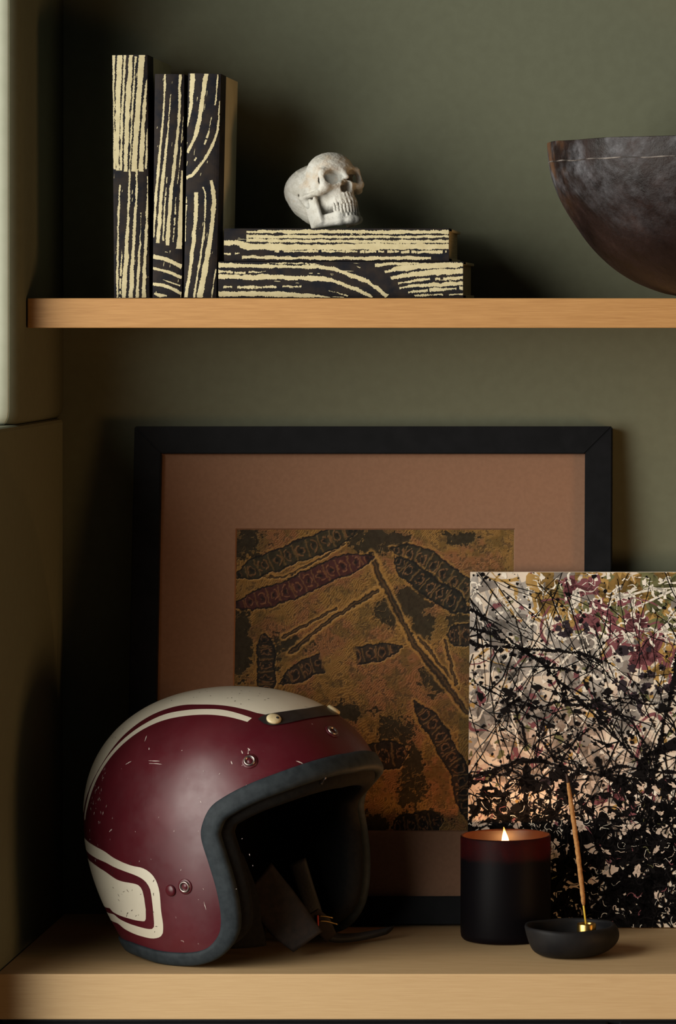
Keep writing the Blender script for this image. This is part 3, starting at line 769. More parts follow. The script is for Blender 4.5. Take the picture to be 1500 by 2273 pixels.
    br = [([(62,285),(150,340),(260,430),(390,545),(480,600),(560,680),(640,760),(760,880),(860,980),(960,1090),(1090,1220)], 10),
          ([(62,400),(150,420),(250,470),(330,510)], 8), ([(62,470),(110,500),(250,515),(420,530),(560,540),(740,560),(860,610)], 8), ([(300,500),(420,560),(520,630),(640,650),(760,680)], 9),
          ([(100,740),(260,810),(430,870),(560,920),(700,1020),(860,1100),(1000,1130),(1200,1140)], 5), ([(280,840),(360,870),(480,880),(640,845),(860,840),(1100,860),(1310,870)], 4),
          ([(560,640),(620,800),(640,850),(780,880),(840,920),(960,1080)], 8), ([(330,820),(350,930),(380,1000),(400,1080)], 6), ([(240,960),(300,870),(360,830)], 9),
          ([(50,1320),(200,1270),(330,1220),(460,1200),(600,1240),(720,1270),(860,1290),(1010,1310),(1310,1370)], 10), ([(50,1350),(170,1330),(260,1260),(380,1215),(520,1210)], 9),
          ([(860,1290),(960,1240),(1100,1260),(1310,1280)], 10), ([(1310,1090),(1220,1140),(1130,1170),(1100,1250),(1110,1330)], 30), ([(1310,560),(1270,800),(1230,960),(1180,1200)], 13),
          ([(400,930),(520,960),(600,1040),(680,1130),(740,1230)], 4), ([(560,1180),(650,1130),(780,1010),(860,930),(960,860),(1080,800)], 4), ([(850,800),(960,930),(1080,1060),(1140,1130)], 6),
          ([(480,1050),(560,1180),(640,1240)], 6), ([(150,1400),(200,1450),(160,1520),(240,1540),(330,1530)], 9), ([(50,1600),(160,1570),(300,1540),(480,1500)], 12), ([(560,1780),(620,1700),(700,1640),(820,1580)], 9)]
    for pts, w_ in br:
        p = [U(*q) for q in pts]
        stroke(L, [(x, y, w_*R(.35, .85)) for x, y in p], lv, 1.9, 2.0)
        for x, y in p:
            stroke(L, wander(x, y, R(0, 6.3), 7, R(8, 26), .2, R(1.2, 3.2), .7), lv, .5)
            for _ in range(3): blob(L, x+rr.gauss(0, 9), y+rr.gauss(0, 9), R(1, 5), lv, R(.8, 1.6), R(0, 3), 11, .3)
    # the same tangle carried on to the right, out of the picture
    for _ in range(16): stroke(L, wander(R(430, 700), R(200, 720), R(-.9, .4), 8, R(30, 60), .25, R(3, 10), 3), lv, 1.)
    # thin drips, mostly running steeply
    for _ in range(230):
        a = rr.choice([-1.15, -1.9, -.75, -1.3, 1.0, -.5]); stroke(L, wander(R(-20, 785), R(200, 790), a+rr.gauss(0, .12), 7, R(14, 42), .09, R(.9, 2.0), .8), lv, .25, 5)
    for _ in range(1100): blob(L, R(0, 785), R(120, 768), min(7, .8+abs(rr.gauss(0, 1.7))), lv, R(.8, 1.5), R(0, 3), 9, .25)
    # dense black mass towards the bottom
    def dens(y): return max(0., min(1., (345-y)/120))
    k = 0
    while k < 520:
        x, y = R(0, 785), R(0, 345)
        if rr.random() > dens(y)*(.55+.45*min(1, x/180)): continue
        k += 1; blob(L, x, y, R(4, 19), lv, R(.8, 2.4), R(0, 3.1), 13, .6)
    for _ in range(520):
        y = 345*math.sqrt(rr.random()); stroke(L, wander(R(0, 785), 345-y, R(0, 6.3), 7, R(7, 20), .7, R(2, 6), 1.2), lv, .7)
    lv += 1
    # pale flecks and plum touches over the black
    for c, n, wmax in (('pink', 110, 3.4), ('white', 190, 1.3), ('plum', 60, 3.0), ('olive', 34, 2.)):
        L = new_layer(c)
        for _ in range(n): stroke(L, wander(R(0, 785), R(4, 300), R(0, 6.3), 5, R(2, 7), .9, R(.5, wmax), .5), lv, .3, 2.5)
        if c == 'pink':
            for _ in range(230): blob(L, R(0, 785), 4+316*math.sqrt(rr.random()), R(1, 3)+8*rr.random()**3, lv, R(.8, 2.2), R(0, 3), 13, .55)
        lv += 1
    L = new_layer('black')
    for _ in range(420): stroke(L, wander(R(0, 785), R(0, 350), R(0, 6.3), 7, R(5, 16), .5, R(.8, 3.4), .7), lv, .6)
    for _ in range(200): blob(L, R(0, 785), R(150, 560), R(1, 4)+7*rr.random()**4, lv, R(.8, 2), R(0, 3), 13, .45)
    for i, (c, v, f) in enumerate(layers):
        obj('paint_layer', raw('paint_layer', v, f, mats[c]), t, kind='stuff', label=c+' drips and spatters')
splatter()

# ------------------------------------------------------------------ candle
def candle():
    R_, H_ = .0437, .1005
    t = thing('candle', 'lit candle in a matte black glass tumbler', 'candle', (.4563, -.153, SHELF+.0003))
    m, nt, b = new_mat('black_frosted_glass')
    b.inputs['Base Color'].default_value = (.004, .004, .0052, 1); b.inputs['Roughness'].default_value = .5; b.inputs['Specular IOR Level'].default_value = .08
    tr = nt.nodes.new('ShaderNodeBsdfTranslucent'); tr.inputs[0].default_value = (.26, .060, .032, 1)
    mx = nt.nodes.new('ShaderNodeMixShader'); mx.inputs[0].default_value = .34
    nt.links.new(b.outputs[0], mx.inputs[1]); nt.links.new(tr.outputs[0], mx.inputs[2])
    nt.links.new(mx.outputs[0], nt.nodes['Material Output'].inputs['Surface'])
    v = mapping(nt); f = noise(nt, v, 300, 3); bump(nt, b, f, .08, .0003)
    prof = [(.0001, 0), (R_-.006, 0), (R_-.0025, .0008), (R_-.0006, .0032), (R_, .007), (R_, H_-.001), (R_-.0004, H_-.0002), (R_-.0012, H_), (R_-.0022, H_-.0003), (R_-.0026, H_-.0012), (R_-.0026, .012), (R_-.006, .008), (.0001, .008)]
    obj('glass_vessel', lathe_me('glass_vessel', prof, m, 96), t)
    wx = plain('melted_wax', (.32, .20, .12), (.26, .15, .09), 60, .35, 0)
    zw = .0800
    obj('wax', lathe_me('wax', [(.0001, .0085), (R_-.0065, .0085), (R_-.0031, .0125), (R_-.0029, zw+.0006), (R_-.005, zw), (.0001, zw-.0006)], wx, 64), t)
    gm, gt, gb = new_mat('warm_glow_sleeve')  # added sleeve; its warm tint puts candle glow into the tumbler's inside
    gt.links.new(ramp(gt, noise(gt, mapping(gt), 80, 3), [(.4, (.050, .018, .009)), (.6, (.040, .014, .007))]), gb.inputs['Base Color']); gb.inputs['Roughness'].default_value = .4
    g2 = gt.nodes.new('ShaderNodeBsdfTranslucent'); g2.inputs[0].default_value = (.75, .42, .30, 1)
    gx = gt.nodes.new('ShaderNodeMixShader'); gx.inputs[0].default_value = .6
    gt.links.new(gb.outputs[0], gx.inputs[1]); gt.links.new(g2.outputs[0], gx.inputs[2]); gt.links.new(gx.outputs[0], gt.nodes['Material Output'].inputs['Surface'])
    rows = [[(r*math.cos(2*math.pi*i/96), r*math.sin(2*math.pi*i/96), z) for i in range(96)] for r, z in ((R_-.00285, zw), (R_-.00285, H_-.0016), (R_-.0024, H_-.0002), (R_-.0014, H_+.0002), (R_-.0006, H_+.0001))]
    obj('inner_wall', sweep_me('inner_wall', rows, gm, False, True), t, label='amber-lit inside of the tumbler')
    obj('wick', tube_me('wick', [(0, 0, zw-.002), (.0002, 0, zw+.004), (.0008, 0, zw+.008)], .0007, plain('charred_wick', (.01, .008, .007), None, 50, .9), 8), t)
    fm, nt, b = new_mat('candle_flame')
    sep = nt.nodes.new('ShaderNodeSeparateXYZ'); nt.links.new(mapping(nt), sep.inputs[0])
    mr = nt.nodes.new('ShaderNodeMapRange'); mr.inputs[1].default_value = zw+.004; mr.inputs[2].default_value = zw+.0262
    nt.links.new(sep.outputs['Z'], mr.inputs[0])
    c = ramp(nt, mr.outputs[0], [(0.0, (1, .22, .03)), (.35, (1, .62, .24)), (.7, (1, .55, .18)), (1.0, (1, .24, .03))])
    em = nt.nodes.new('ShaderNodeEmission'); nt.links.new(c, em.inputs[0]); em.inputs[1].default_value = 4.5
    tp = nt.nodes.new('ShaderNodeBsdfTransparent'); ad = nt.nodes.new('ShaderNodeAddShader')
    nt.links.new(tp.outputs[0], ad.inputs[0]); nt.links.new(em.outputs[0], ad.inputs[1]); nt.links.new(ad.outputs[0], nt.nodes['Material Output'].inputs['Surface'])
    fl = [(.0001, .0), (.0018, .0015), (.0031, .004), (.0035, .0065), (.0031, .010), (.0023, .0138), (.0013, .0172), (.0005, .0205), (.0001, .0222)]
    def bend(p, a, k): return [p[0]-.0000035*k*k, p[1], p[2]]
    fo = obj('flame', lathe_me('flame', [(r*1.15, z*1.06+zw+.0045) for r, z in catmull(fl, 24)], fm, 32, warp=bend), t, label='small glowing orange flame')
    l = bpy.data.lights.new('candle_glow', 'POINT'); l.energy = .28; l.color = (1, .46, .16); l.shadow_soft_size = .003
    lo = bpy.data.objects.new('candle_glow', l); COL.objects.link(lo); lo.location = (.4563, -.153, SHELF+zw+.0165)
candle()

# ------------------------------------------------------------------ incense dish and stick
def incense():
    cm = plain('black_burnished_clay', (.007, .007, .008), (.012, .011, .011), 45, .55, .25, .0008, .12)
    t = thing('incense_dish', 'small black clay incense dish in front of the candle', 'dish', (.5221, -.245, SHELF+.0003))
    prof = catmull([(.0001, 0), (.022, 0), (.0300, .0014), (.0370, .0055), (.0418, .0120), (.0436, .0180), (.0436, .0235), (.0428, .0272), (.0410, .0284), (.0388, .0270), (.0385, .0220), (.0350, .0110), (.0250, .0070), (.0001, .0066)], 52)
    def warp(p, a, k):
        z = p[2]; s = 1+.008*math.sin(2*a+.6)+.006*math.sin(5*a)
        lean = .0038*math.sin(min(1, z/.029)*math.pi)
        return [p[0]*s+lean, p[1]*s, z+(.0004*math.sin(a*2+1.1)+.0003*math.sin(5*a))*min(1, z/.028)]
    obj('dish_body', lathe_me('dish_body', prof, cm, 80, warp=warp), t)
    br = plain('brass', (.62, .42, .13), (.42, .26, .07), 120, .3, .1, .0003, .5, 1.0)
    hx, hy = .0168, -.008
    me = lathe_me('brass_holder', [(.0088, .0), (.0090, .0006), (.0090, .0232), (.0085, .0240), (.0064, .0240), (.0060, .0234), (.0058, .0200), (.0014, .0196), (.0012, .0100), (.0001, .0099)], br, 40)
    obj('brass_holder', me, t, (hx, hy, .0068), label='round brass stick holder')
    # stick leans to the left
    base = Vector((.5389-.0003, -.253, SHELF+.0270)); top = Vector((.5202, -.247, SHELF+.1700))
    s = thing('incense_stick', 'slender tan incense stick leaning left in its brass holder', 'incense stick', tuple(base))
    d = top-base
    P = lambda f, o=0: tuple(d*f+Vector((o, 0, 0)))
    yb = plain('yellow_bamboo', (.62, .42, .03), (.50, .33, .03), 80, .5, .1)
    obj('bamboo_core', tube_me('bamboo_core', [P(-.09), P(.3)], .0009, yb, 10), s, label='bare yellow bamboo')
    ip = plain('tan_incense_paste', (.40, .20, .07), (.30, .14, .05), 500, .9, .5, .0006, .2, detail=3)
    rngs = random.Random(9); n = 46; pts, rad = [], []
    for k in range(n):
        f = .145+.805*k/(n-1)
        pts.append(P(f, .0012*math.sin(f*3.1)-.0003+.0002*rngs.uniform(-1, 1)))
        r = .0023-.0005*abs(f-.5)+.0002*rngs.uniform(-1, 1)
        if k < 3: r *= (.55, .8, .95)[k]
        if f > .8: r *= 1-(f-.8)*1.6
        rad.append(r)
    obj('incense_coating', tube_me('incense_coating', pts, rad, ip, 12), s)
    obj('burnt_tip', tube_me('burnt_tip', [pts[-1], P(.975, -.0002), P(1.0, -.0006), P(1.012, -.0010)], [rad[-1], .0012, .0009, .0002], plain('ash_tip', (.055, .022, .012), (.03, .02, .018), 400, .95, .4), 10), s, label='dark burnt tip')
incense()

# ------------------------------------------------------------------ motorcycle helmet
# local frame: x forward, y to the wearer's left, z up, origin at the middle of the head
HP = 2.2
def h_F(q):
    q = np.atleast_2d(q); a = np.where(q[:, 0] > 0, .146, .154); c = np.where(q[:, 2] > 0, .123, .22)
    return (np.abs(q[:, 0])/a)**HP+(np.abs(q[:, 1])/.122)**HP+(np.abs(q[:, 2])/c)**HP
def h_proj(q, off=0.0):
    q = np.atleast_2d(np.array(q, float)); p = q/(h_F(q)**(1/HP))[:, None]
    return p+off*h_nrm(p) if off else p
def h_nrm(p):
    p = np.atleast_2d(p); a = np.where(p[:, 0] > 0, .146, .154); c = np.where(p[:, 2] > 0, .123, .22)
    g = np.stack([np.sign(p[:, i])*(np.abs(p[:, i])/s)**(HP-1)/s for i, s in ((0, a), (1, .122), (2, c))], 1)
    return g/np.linalg.norm(g, axis=1, keepdims=True)
def slerp(p, q, t):
    om = np.arccos(np.clip(p @ q, -1, 1)); return (math.sin((1-t)*om)*p+math.sin(t*om)*q)/math.sin(om)

def shell_paint(name, base, c2, chip, amount, rough):
    m, nt, b = new_mat(name)
    v = mapping(nt)
    f1 = noise(nt, v, 14, 5, .6); f2 = noise(nt, v, 150, 3, .6); f3 = noise(nt, v, 11, 2)
    c = ramp(nt, f1, [(.36, base), (.66, c2)])
    mu = nt.nodes.new('ShaderNodeMath'); mu.operation = 'MULTIPLY'
    nt.links.new(ramp(nt, f2, [(amount, (0, 0, 0)), (amount+.03, (1, 1, 1))]), mu.inputs[0])
    nt.links.new(ramp(nt, f3, [(.5, (0, 0, 0)), (.62, (1, 1, 1))]), mu.inputs[1])
    c = mix(nt, mu.outputs[0], c, chip)
    nt.links.new(c, b.inputs['Base Color'])
    f4 = noise(nt, v, 40, 5, .7)
    nt.links.new(ramp(nt, f4, [(.35, (rough, )*3), (.7, (rough+.14, )*3)]), b.inputs['Roughness'])
    b.inputs['Specular IOR Level'].default_value = .5
    return m
M['maroon'] = shell_paint('worn_maroon_paint', (.060, .0040, .0085), (.078, .0060, .0115), (.42, .33, .30), .715, .33)
M['hwhite'] = shell_paint('worn_white_paint', (.60, .55, .44), (.54, .49, .38), (.10, .06, .04), .69, .42)
M['rubber'] = plain('blue_black_rubber', (.012, .017, .021), (.022, .029, .034), 120, .68, .35, .0006, .22, detail=6)
M['liner'] = plain('black_padded_lining', (.006, .006, .0062), (.010, .0092, .0085), 220, .9, .4, .0008, .15)
M['chrome'] = plain('dull_chrome', (.40, .34, .31), (.25, .20, .19), 300, .36, .1, .0002, .5, 1.0)

def helmet():
    side = [(.1285, 0, .0645), (.1278, -.0151, .0648), (.1223, -.043, .0621), (.1067, -.0743, .0539), (.088, -.0941, .0445), (.0711, -.106, .0343), (.058, -.1128, .0238),
            (.0514, -.1161, .0092), (.0504, -.1165, -.0033), (.0566, -.1144, -.024), (.0621, -.1113, -.0448), (.0648, -.1081, -.0638), (.0645, -.1053, -.0808), (.0603, -.104, -.0939),
            (.0488, -.1043, -.1063), (.0342, -.1058, -.1125), (.009, -.1074, -.1150), (-.0178, -.1071, -.1145), (-.0412, -.1048, -.1126), (-.066, -.0975, -.1105),
            (-.095, -.078, -.108), (-.116, -.045, -.106), (-.124, 0, -.105)]
    loop = side+[(x, -y, z) for x, y, z in side[-2:0:-1]]
    N = 300
    Lp = h_proj(catmull(loop, N, True))
    Ld = Lp/np.linalg.norm(Lp, axis=1, keepdims=True)
    pole = np.array([-.62, 0, .78]); pole /= np.linalg.norm(pole)
    t = thing('motorcycle_helmet', 'worn maroon open-face helmet with white racing stripes on the lower shelf', 'helmet')
    def fan(rad, name, m, ss):
        rows = [rad(np.array([slerp(pole, d, s) for d in Ld])) for s in ss]
        me = sweep_me(name, [[tuple(p) for p in r] for r in rows], m, closed_v=True)
        bm = bmesh.new(); bm.from_mesh(me); bmesh.ops.remove_doubles(bm, verts=bm.verts[:], dist=1e-5); bmesh.ops.recalc_face_normals(bm, faces=bm.faces[:]); bm.to_mesh(me); bm.free()
        return me
    shell = obj('shell', fan(lambda d: h_proj(d), 'shell', M['maroon'], np.r_[1e-4, np.linspace(.02, 1, 60)]), t)
    # rubber edge trim, all the way round
    Tn = np.roll(Lp, -1, 0)-np.roll(Lp, 1, 0); Tn /= np.linalg.norm(Tn, axis=1, keepdims=True)
    Nn = h_nrm(Lp); B = np.cross(Tn, Nn); B /= np.linalg.norm(B, axis=1, keepdims=True)
    sgn = np.sign(np.sum(B*(Ld-pole), axis=1)); B *= np.sign(sgn.sum())
    # smooth the frame
    for _ in range(6): B = (np.roll(B, 1, 0)+2*B+np.roll(B, -1, 0)); B /= np.linalg.norm(B, axis=1, keepdims=True)
    low = np.clip((-Lp[:, 2]-.085)/.025, 0, 1); wd = (.0155*(1-low)+.0118*low)/.0155
    prof = [(-.0022, -.001), (-.0026, .0016), (-.0016, .0028), (.002, .0033), (.0070, .0034), (.0118, .0031), (.0145, .0016), (.0155, -.0016), (.0150, -.0055), (.0115, -.0085), (.005, -.0095), (-.002, -.0085)]
    rows = [[tuple(Lp[i]+B[i]*b_*wd[i]+Nn[i]*n_) for b_, n_ in prof] for i in range(N)]
    tm = obj('edge_trim', fix_normals(sweep_me('edge_trim', rows, M['rubber'], True, True)), t, label='blue-black rubber edge trim')
    zmin = min(v.co.z for v in tm.data.vertices)
    # padded lining: soft roll inside the trim, then the hollow of the helmet
    lp = [(.0120, -.0060), (.0165, -.0085), (.0205, -.0120), (.0222, -.0170), (.0210, -.0225), (.0165, -.0270), (.0080, -.0295)]
    wl = 1-.62*low
    rows = [[tuple(Lp[i]+B[i]*b_*wl[i]+Nn[i]*n_) for i in range(N)] for b_, n_ in lp]
    for s in np.linspace(.985, .0001, 26):
        d = np.array([slerp(pole, q, s) for q in Ld]); p = h_proj(d); rows.append([tuple(v) for v in p-.0300*h_nrm(p)])
    lin = obj('padded_lining', fix_normals(sweep_me('padded_lining', rows, M['liner'], False, True)), t, label='black padded lining')
    # painted stripes lie a hair above the shell
    def patch(name, A, Bp, na, nb, m, off=.00022, parent=shell, label=None):
        a = catmull(A, na); b = catmull(Bp, na)
        rows = [[tuple(v) for v in h_proj(a*(1-k)+b*k, off)] for k in np.linspace(0, 1, nb)]
        o = obj(name, fix_normals(sweep_me(name, rows, m)), parent)
        if label: o['label'] = label
        return o
    mir = lambda L: [(x, -y, z) for x, y, z in L]
    w_lo = [(.0600, -.0500, .1068), (.05, -.0513, .1084), (.0259, -.0545, .1116), (.0016, -.0575, .1117), (-.0234, -.0599, .1096), (-.0491, -.0683, .1004), (-.0717, -.0806, .0822), (-.0873, -.0885, .0568), (-.102, -.088, .034), (-.120, -.078, .004)]
    ft = [(.0672, -.0462, .1046), (.0745, -.030, .1065), (.0790, -.012, .1068)]
    A_ = ft[:1]+w_lo
    patch('top_stripe', A_, mir(A_), 60, 40, M['hwhite'], label='broad white centre stripe')
    # rounded-out front of the stripe up to the black strip
    patch('top_stripe', [(.0672, -.0462, .1046), (.070, -.02, .109), (.0705, 0, .1098), (.070, .02, .109), (.0672, .0462, .1046)], [(.0672, -.0462, .1046), (.0765, -.0245, .1066), (.0800, 0, .1063), (.0765, .0245, .1066), (.0672, .0462, .1046)], 30, 6, M['hwhite'])
    s_hi = [(.0602, -.0578, .1021), (.0306, -.0605, .1082), (.0116, -.0634, .1085), (-.0097, -.0669, .1067), (-.0329, -.0716, .1016), (-.0534, -.0797, .0906), (-.0743, -.0874, .0731), (-.092, -.0915, .050), (-.108, -.0895, .022), (-.118, -.083, .0)]
    s_lo = [(.0595, -.0638, .0991), (.036, -.0674, .1034), (.017, -.0703, .1041), (-.0041, -.074, .1023), (-.0272, -.0787, .0973), (-.0491, -.085, .0871), (-.0707, -.0918, .0695), (-.089, -.0955, .0470), (-.105, -.0935, .018), (-.115, -.087, -.002)]
    ro = [(-.154, 0, -.018), (-.143, -.045, -.019), (-.117, -.0847, -.0198), (-.0794, -.1077, -.024), (-.0573, -.1147, -.03), (-.0351, -.1189, -.0343), (-.0177, -.1205, -.0359), (-.0058, -.1205, -.0424), (0, -.1194, -.0547), (.0003, -.1168, -.0739), (.0006, -.1141, -.0889), (-.0031, -.1122, -.0979), (-.0162, -.1108, -.1019), (-.0382, -.1085, -.1013), (-.0645, -.1027, -.0979), (-.085, -.0945, -.0935), (-.118, -.058, -.0905), (-.133, 0, -.0895)]
    ri = [(-.154, 0, -.030), (-.143, -.043, -.031), (-.1196, -.0816, -.0311), (-.0802, -.1067, -.0348), (-.0579, -.114, -.0386), (-.0326, -.1186, -.0425), (-.0200, -.1196, -.0460), (-.0135, -.1195, -.0510), (-.0108, -.1190, -.0575), (-.0103, -.1172, -.0725), (-.0116, -.1142, -.0878), (-.0140, -.1130, -.0915), (-.0200, -.1125, -.0932), (-.0424, -.1099, -.0919), (-.0696, -.1031, -.0887), (-.087, -.0960, -.0858), (-.119, -.058, -.0835), (-.135, 0, -.0825)]
    bu = [(-.154, 0, -.0375), (-.143, -.040, -.0380), (-.1135, -.0863, -.0390), (-.0811, -.1056, -.0435), (-.0555, -.1136, -.0502), (-.0300, -.1182, -.0515), (-.0225, -.1184, -.0555), (-.0205, -.1178, -.0640)]
    bl = [(-.137, 0, -.0775), (-.122, -.055, -.0780), (-.0900, -.0955, -.0808), (-.0809, -.0992, -.0830), (-.0543, -.1086, -.0857), (-.0321, -.1127, -.0865), (-.0235, -.1138, -.0850), (-.0204, -.1160, -.0745)]
    for k, f in enumerate((lambda L: L, mir)):
        patch('side_stripe', f(s_hi), f(s_lo), 60, 5, M['hwhite'])
        patch('rear_stripe', f(ro), f(ri), 110, 6, M['hwhite'])
        patch('rear_block', f(bu), f(bl), 60, 12, M['hwhite'])
    # black strip across the front end of the centre stripe, with cream buttons
    bk = plain('black_strip_rubber', (.010, .009, .010), (.02, .018, .018), 120, .4, .2, .0004, .5)
    sa = [(.0655, -.0560, .1010), (.0680, -.0470, .1045), (.076, -.0300, .1060), (.0805, 0, .1062), (.076, .0300, .1060), (.0680, .0470, .1045), (.0655, .0560, .1010)]
    sb = [(.0735, -.0570, .0975), (.0802, -.0520, .0950), (.0895, -.0342, .0975), (.0930, 0, .0985), (.0895, .0342, .0975), (.0802, .0520, .0950), (.0735, .0570, .0975)]
    patch('front_strip', sa, sb, 60, 8, bk, .0009, t, 'black strip with cream button')
    cb = plain('cream_button_plastic', (.60, .50, .30), (.50, .40, .22), 200, .4, .1)
    def disc(name, pos, prof, m, parent=None):
        p = h_proj(pos)[0]; n = Vector(h_nrm(p)[0])
        o = obj(name, lathe_me(name, prof, m, 28), parent or t, tuple(p), n.to_track_quat('Z', 'Y').to_euler())
        return o
    hole = plain('dark_hole', (.004, .004, .004), None, 50, .9, 0)
    for s in (1, -1):
        bt = disc('button', (.0768, -.0465*s, .1000), [(.0068, .0006), (.0070, .0020), (.0060, .0033), (.0030, .0039), (.0001, .0040)], cb)
        obj('button_hole', lathe_me('button_hole', [(.0014, 0), (.0014, .0006), (.0001, .0006)], hole, 14), bt, (.003, -.0012, .0036))
        # scuffs on the strip
    snap = [(.0056, .0001), (.0056, .0016), (.0050, .0025), (.0041, .0026), (.0036, .0016), (.0030, .0008), (.0001, .0007)]
    for pos in ((.1099, 0, .0868), (.080, -.0872, .0662), (.080, .0872, .0662), (.0295, -.1182, -.0495), (.0295, .1182, -.0495)):
        sn = disc('snap_ring', pos, snap, M['chrome'])
        disc('snap_base', pos, [(.0074, .0001), (.0073, .0006), (.0060, .0010), (.0052, .0009)], M['maroon'])
        obj('snap_socket', lathe_me('snap_socket', [(.0034, .0002), (.0033, .0010), (.0001, .0011)], M['maroon'], 16), sn)
    for s in (1, -1):
        disc('rivet', (.0136, -.1191*s, -.0541), [(.0056, .0001), (.0053, .0014), (.0036, .0023), (.0001, .0026)], M['maroon'])
    # scratches and chips
    rng = np.random.default_rng(8); rr = random.Random(31)
    sv, sf = [], []
    def scratch(c, d, L, w_):
        c = np.array(c, float); p = h_proj(c)[0]; n = h_nrm(p)[0]; d = np.array(d, float); d = d-n*(d@n); d /= np.linalg.norm(d); e = np.cross(n, d)
        base = len(sv); k_ = 7
        for i in range(k_):
            f = i/(k_-1)-.5; ww = w_*(1-(2*f)**2)*(.6+.8*rr.random())+.00006
            for q in (-1, 1): sv.append(tuple(h_proj(p+d*L*f+e*(q*ww/2+.0001*rr.gauss(0, 1)), .00035)[0]))
        for i in range(k_-1): sf.append((base+2*i, base+2*i+1, base+2*i+3, base+2*i+2))
    for c, d, L, w_ in [((-.015, -.1075, .0625), (1, 0, .02), .014, .0007), ((-.012, -.1085, .0600), (1, 0, 0), .016, .0006), ((-.045, -.1005, .0560), (1, 0, .5), .008, .0010),
                        ((-.036, -.0925, .0800), (.2, 0, -1), .007, .0012), ((-.026, -.1000, .0720), (.5, 0, -1), .003, .0011), ((.048, -.1120, -.0660), (.25, 0, -1), .008, .0006),
                        ((.072, -.0880, .075), (.3, .2, -1), .004, .0012), ((.077, -.0840, .078), (.7, .2, -1), .004, .0013), ((.0775, -.0860, .074), (0, 0, -1), .008, .0005),
                        ((.066, -.096, .065), (.4, .2, -1), .004, .0011), ((-.058, -.1080, -.004), (1, 0, .6), .006, .0011), ((-.070, -.1040, .010), (.3, 0, 1), .004, .0012), ((.112, -.0555, .0630), (.2, .5, -.4), .007, .0011)]:
        scratch(c, d, L, w_)
    for _ in range(46):
        scratch((rr.gauss(-.085, .02), -.095, rr.gauss(.02, .024)), (rr.gauss(0, .4), 0, 1), rr.uniform(.001, .0035), rr.uniform(.0003, .0009))
    for _ in range(24):
        scratch((rr.uniform(-.06, .1), -.10, rr.uniform(-.08, .08)), (rr.gauss(0, 1), 0, 1), rr.uniform(.0008, .002), rr.uniform(.0003, .0006))
    obj('scratches', raw('scratches', sv, sf, plain('bare_scratch', (.52, .44, .40), (.40, .30, .28), 100, .6, 0)), shell, label='pale scratches', kind='stuff')
    sv, sf = [], []
    for _ in range(26): scratch((rr.uniform(-.05, .06), rr.uniform(-.05, 0), .12), (rr.gauss(0, 1), rr.gauss(0, 1), 0), rr.uniform(.001, .003), rr.uniform(.0004, .001))
    for _ in range(30): scratch((rr.uniform(-.08, -.003), -.115, rr.uniform(-.1, -.03)), (rr.gauss(0, 1), 0, rr.gauss(0, .5)), rr.uniform(.001, .004), rr.uniform(.0003, .0007))
    sv2, sf2 = sv, sf
    obj('paint_chips', raw('paint_chips', sv2, sf2, plain('bare_chip', (.05, .02, .015), (.03, .015, .01), 100, .7, 0)), shell, label='dark chips in the white paint', kind='stuff')
    # the back of the shell draws in towards the neck
    for o in [shell, tm, lin]+list(shell.children):
        v = np.empty(len(o.data.vertices)*3); o.data.vertices.foreach_get('co', v); v = v.reshape(-1, 3)
        zz = np.clip(-v[:, 2], 0, .13); g_ = 1-.216*(zz/.11)**2
        v[:, 0] = np.where(v[:, 0] < 0, v[:, 0]*g_, v[:, 0])
        o.data.vertices.foreach_set('co', v.ravel()); o.data.update()
    # worn metal clip at the brow
    obj('brow_clip', tube_me('brow_clip', [(.1275, -.0395, .0590), (.1300, -.0385, .0545), (.1300, -.0385, .0480), (.1265, -.0390, .0430)], .0011, M['chrome'], 8), t)
    # pose
    Wm = Matrix.Translation((.2050, -.2125, SHELF+.0004-zmin)) @ Matrix.Rotation(-math.radians(30), 4, 'Z')
    t.matrix_world = Wm
    Wi = np.array(Wm.inverted())
    def loc(pts): return [tuple((Wi @ np.array([*p, 1.0]))[:3]) for p in pts]
    # chin strap: padded leather flap, webbing, stitching and the loose tail on the shelf
    leather = plain('worn_brown_black_leather', (.010, .008, .007), (.020, .013, .010), 140, .7, .4, .001, .2, detail=6)
    def strip(name, C, Wd, th, m, n=26, label=None):
        """C: centre points (world), Wd: half-width vectors"""
        c = catmull(C, n); wv = np.stack([np.interp(np.linspace(0, 1, n), np.linspace(0, 1, len(Wd)), np.array(Wd)[:, k]) for k in range(3)], 1)
        rows = []
        for i in range(n):
            tg = c[min(i+1, n-1)]-c[max(i-1, 0)]; nn = np.cross(tg, wv[i]); nn = nn/np.linalg.norm(nn)*th
            ring = [c[i]+wv[i]*math.cos(a)*(1 if abs(math.cos(a)) > .9 else .97)+nn*np.sign(math.sin(a))*abs(math.sin(a))**.5 for a in np.linspace(0, 2*math.pi, 17)[:-1]]
            rows.append(loc(ring))
        me = sweep_me(name, rows, m, False, True)
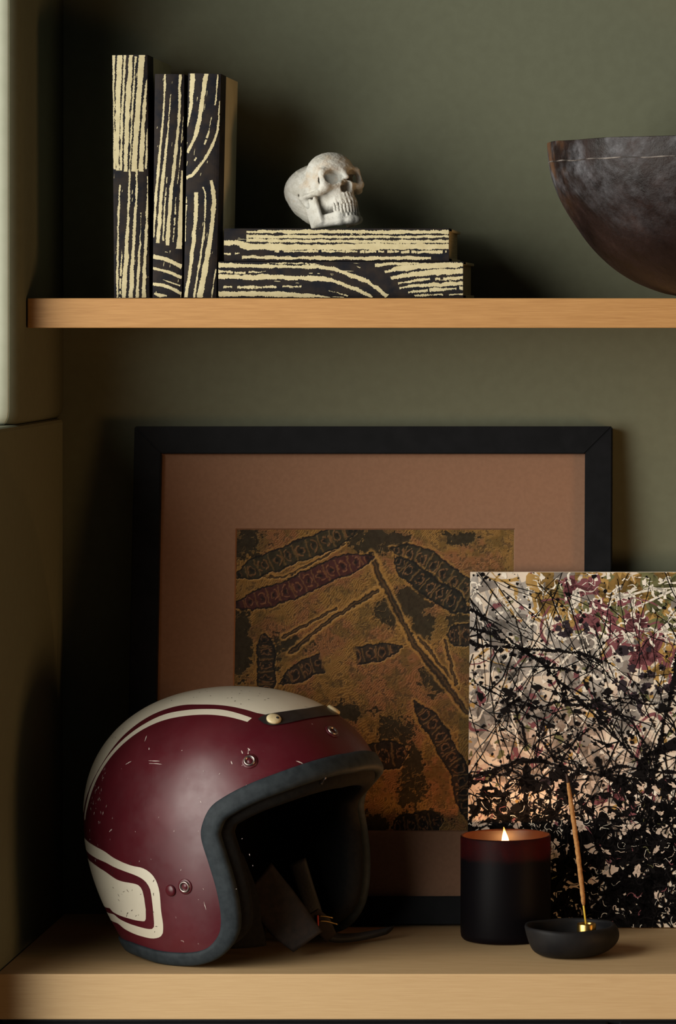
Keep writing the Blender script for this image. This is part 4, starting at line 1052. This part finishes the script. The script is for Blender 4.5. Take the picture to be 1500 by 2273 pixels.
        bm = bmesh.new(); bm.from_mesh(me); bmesh.ops.holes_fill(bm, edges=bm.edges[:]); bmesh.ops.recalc_face_normals(bm, faces=bm.faces[:]); bm.to_mesh(me); bm.free()
        o = obj(name, me, t)
        if label: o['label'] = label
        return o
    strip('chin_strap', [(.2300, -.262, .8750), (.2420, -.262, .8560), (.2610, -.262, .8320), (.2770, -.262, .8150)], [(.012, .004, .014), (.017, .004, .012), (.016, .004, .012), (.0135, .002, .0095)], .0035, leather, label='worn dark leather chin strap flap')
    strip('webbing_strap', [(.258, -.185, .880), (.268, -.190, .850), (.280, -.196, .822), (.292, -.192, .8085), (.310, -.185, .8062), (.330, -.172, .8075), (.3450, -.160, .8095)], [(.008, 0, .003), (.008, 0, .003), (.007, .003, .003), (.004, .006, .0015), (.003, .006, .002), (.003, .006, .002), (.003, .005, .002)], .0036, plain('black_webbing', (.008, .008, .009), (.014, .013, .013), 500, .7, .5, .0005), 40, 'black webbing strap tail on the shelf')
    strip('cheek_pad', [(.1980, -.277, .896), (.2080, -.276, .865), (.2160, -.272, .835), (.2200, -.266, .812)], [(.018, .012, .003), (.020, .012, .003), (.020, .012, .002), (.017, .010, 0)], .007, M['liner'], label='dark cheek pad')
    obj('red_stitching', tube_me('red_stitching', loc(catmull([(.2826, -.2305, .8350), (.2830, -.231, .826), (.2823, -.231, .8165)], 16)), .0009, plain('red_thread', (.45, .035, .02), (.35, .02, .015), 300, .7, .3), 8), t, label='red stitching')
    for a, b_, c_ in (((.2840, -.230, .8342), (.290, -.228, .8335), (.2965, -.225, .8315)), ((.2842, -.2305, .8296), (.291, -.228, .8288), (.3010, -.224, .8252))):
        obj('brass_wire', tube_me('brass_wire', loc(catmull([a, b_, c_], 10)), .0008, plain('tarnished_brass', (.42, .27, .10), (.25, .16, .06), 200, .4, .1, metal=1.0), 8), t)
    strip('buckle_tab', [(.278, -.2285, .838), (.2865, -.2270, .826), (.2945, -.222, .812)], [(.005, .001, .003), (.007, .001, .006), (.005, .001, .004)], .0014, leather)
helmet()
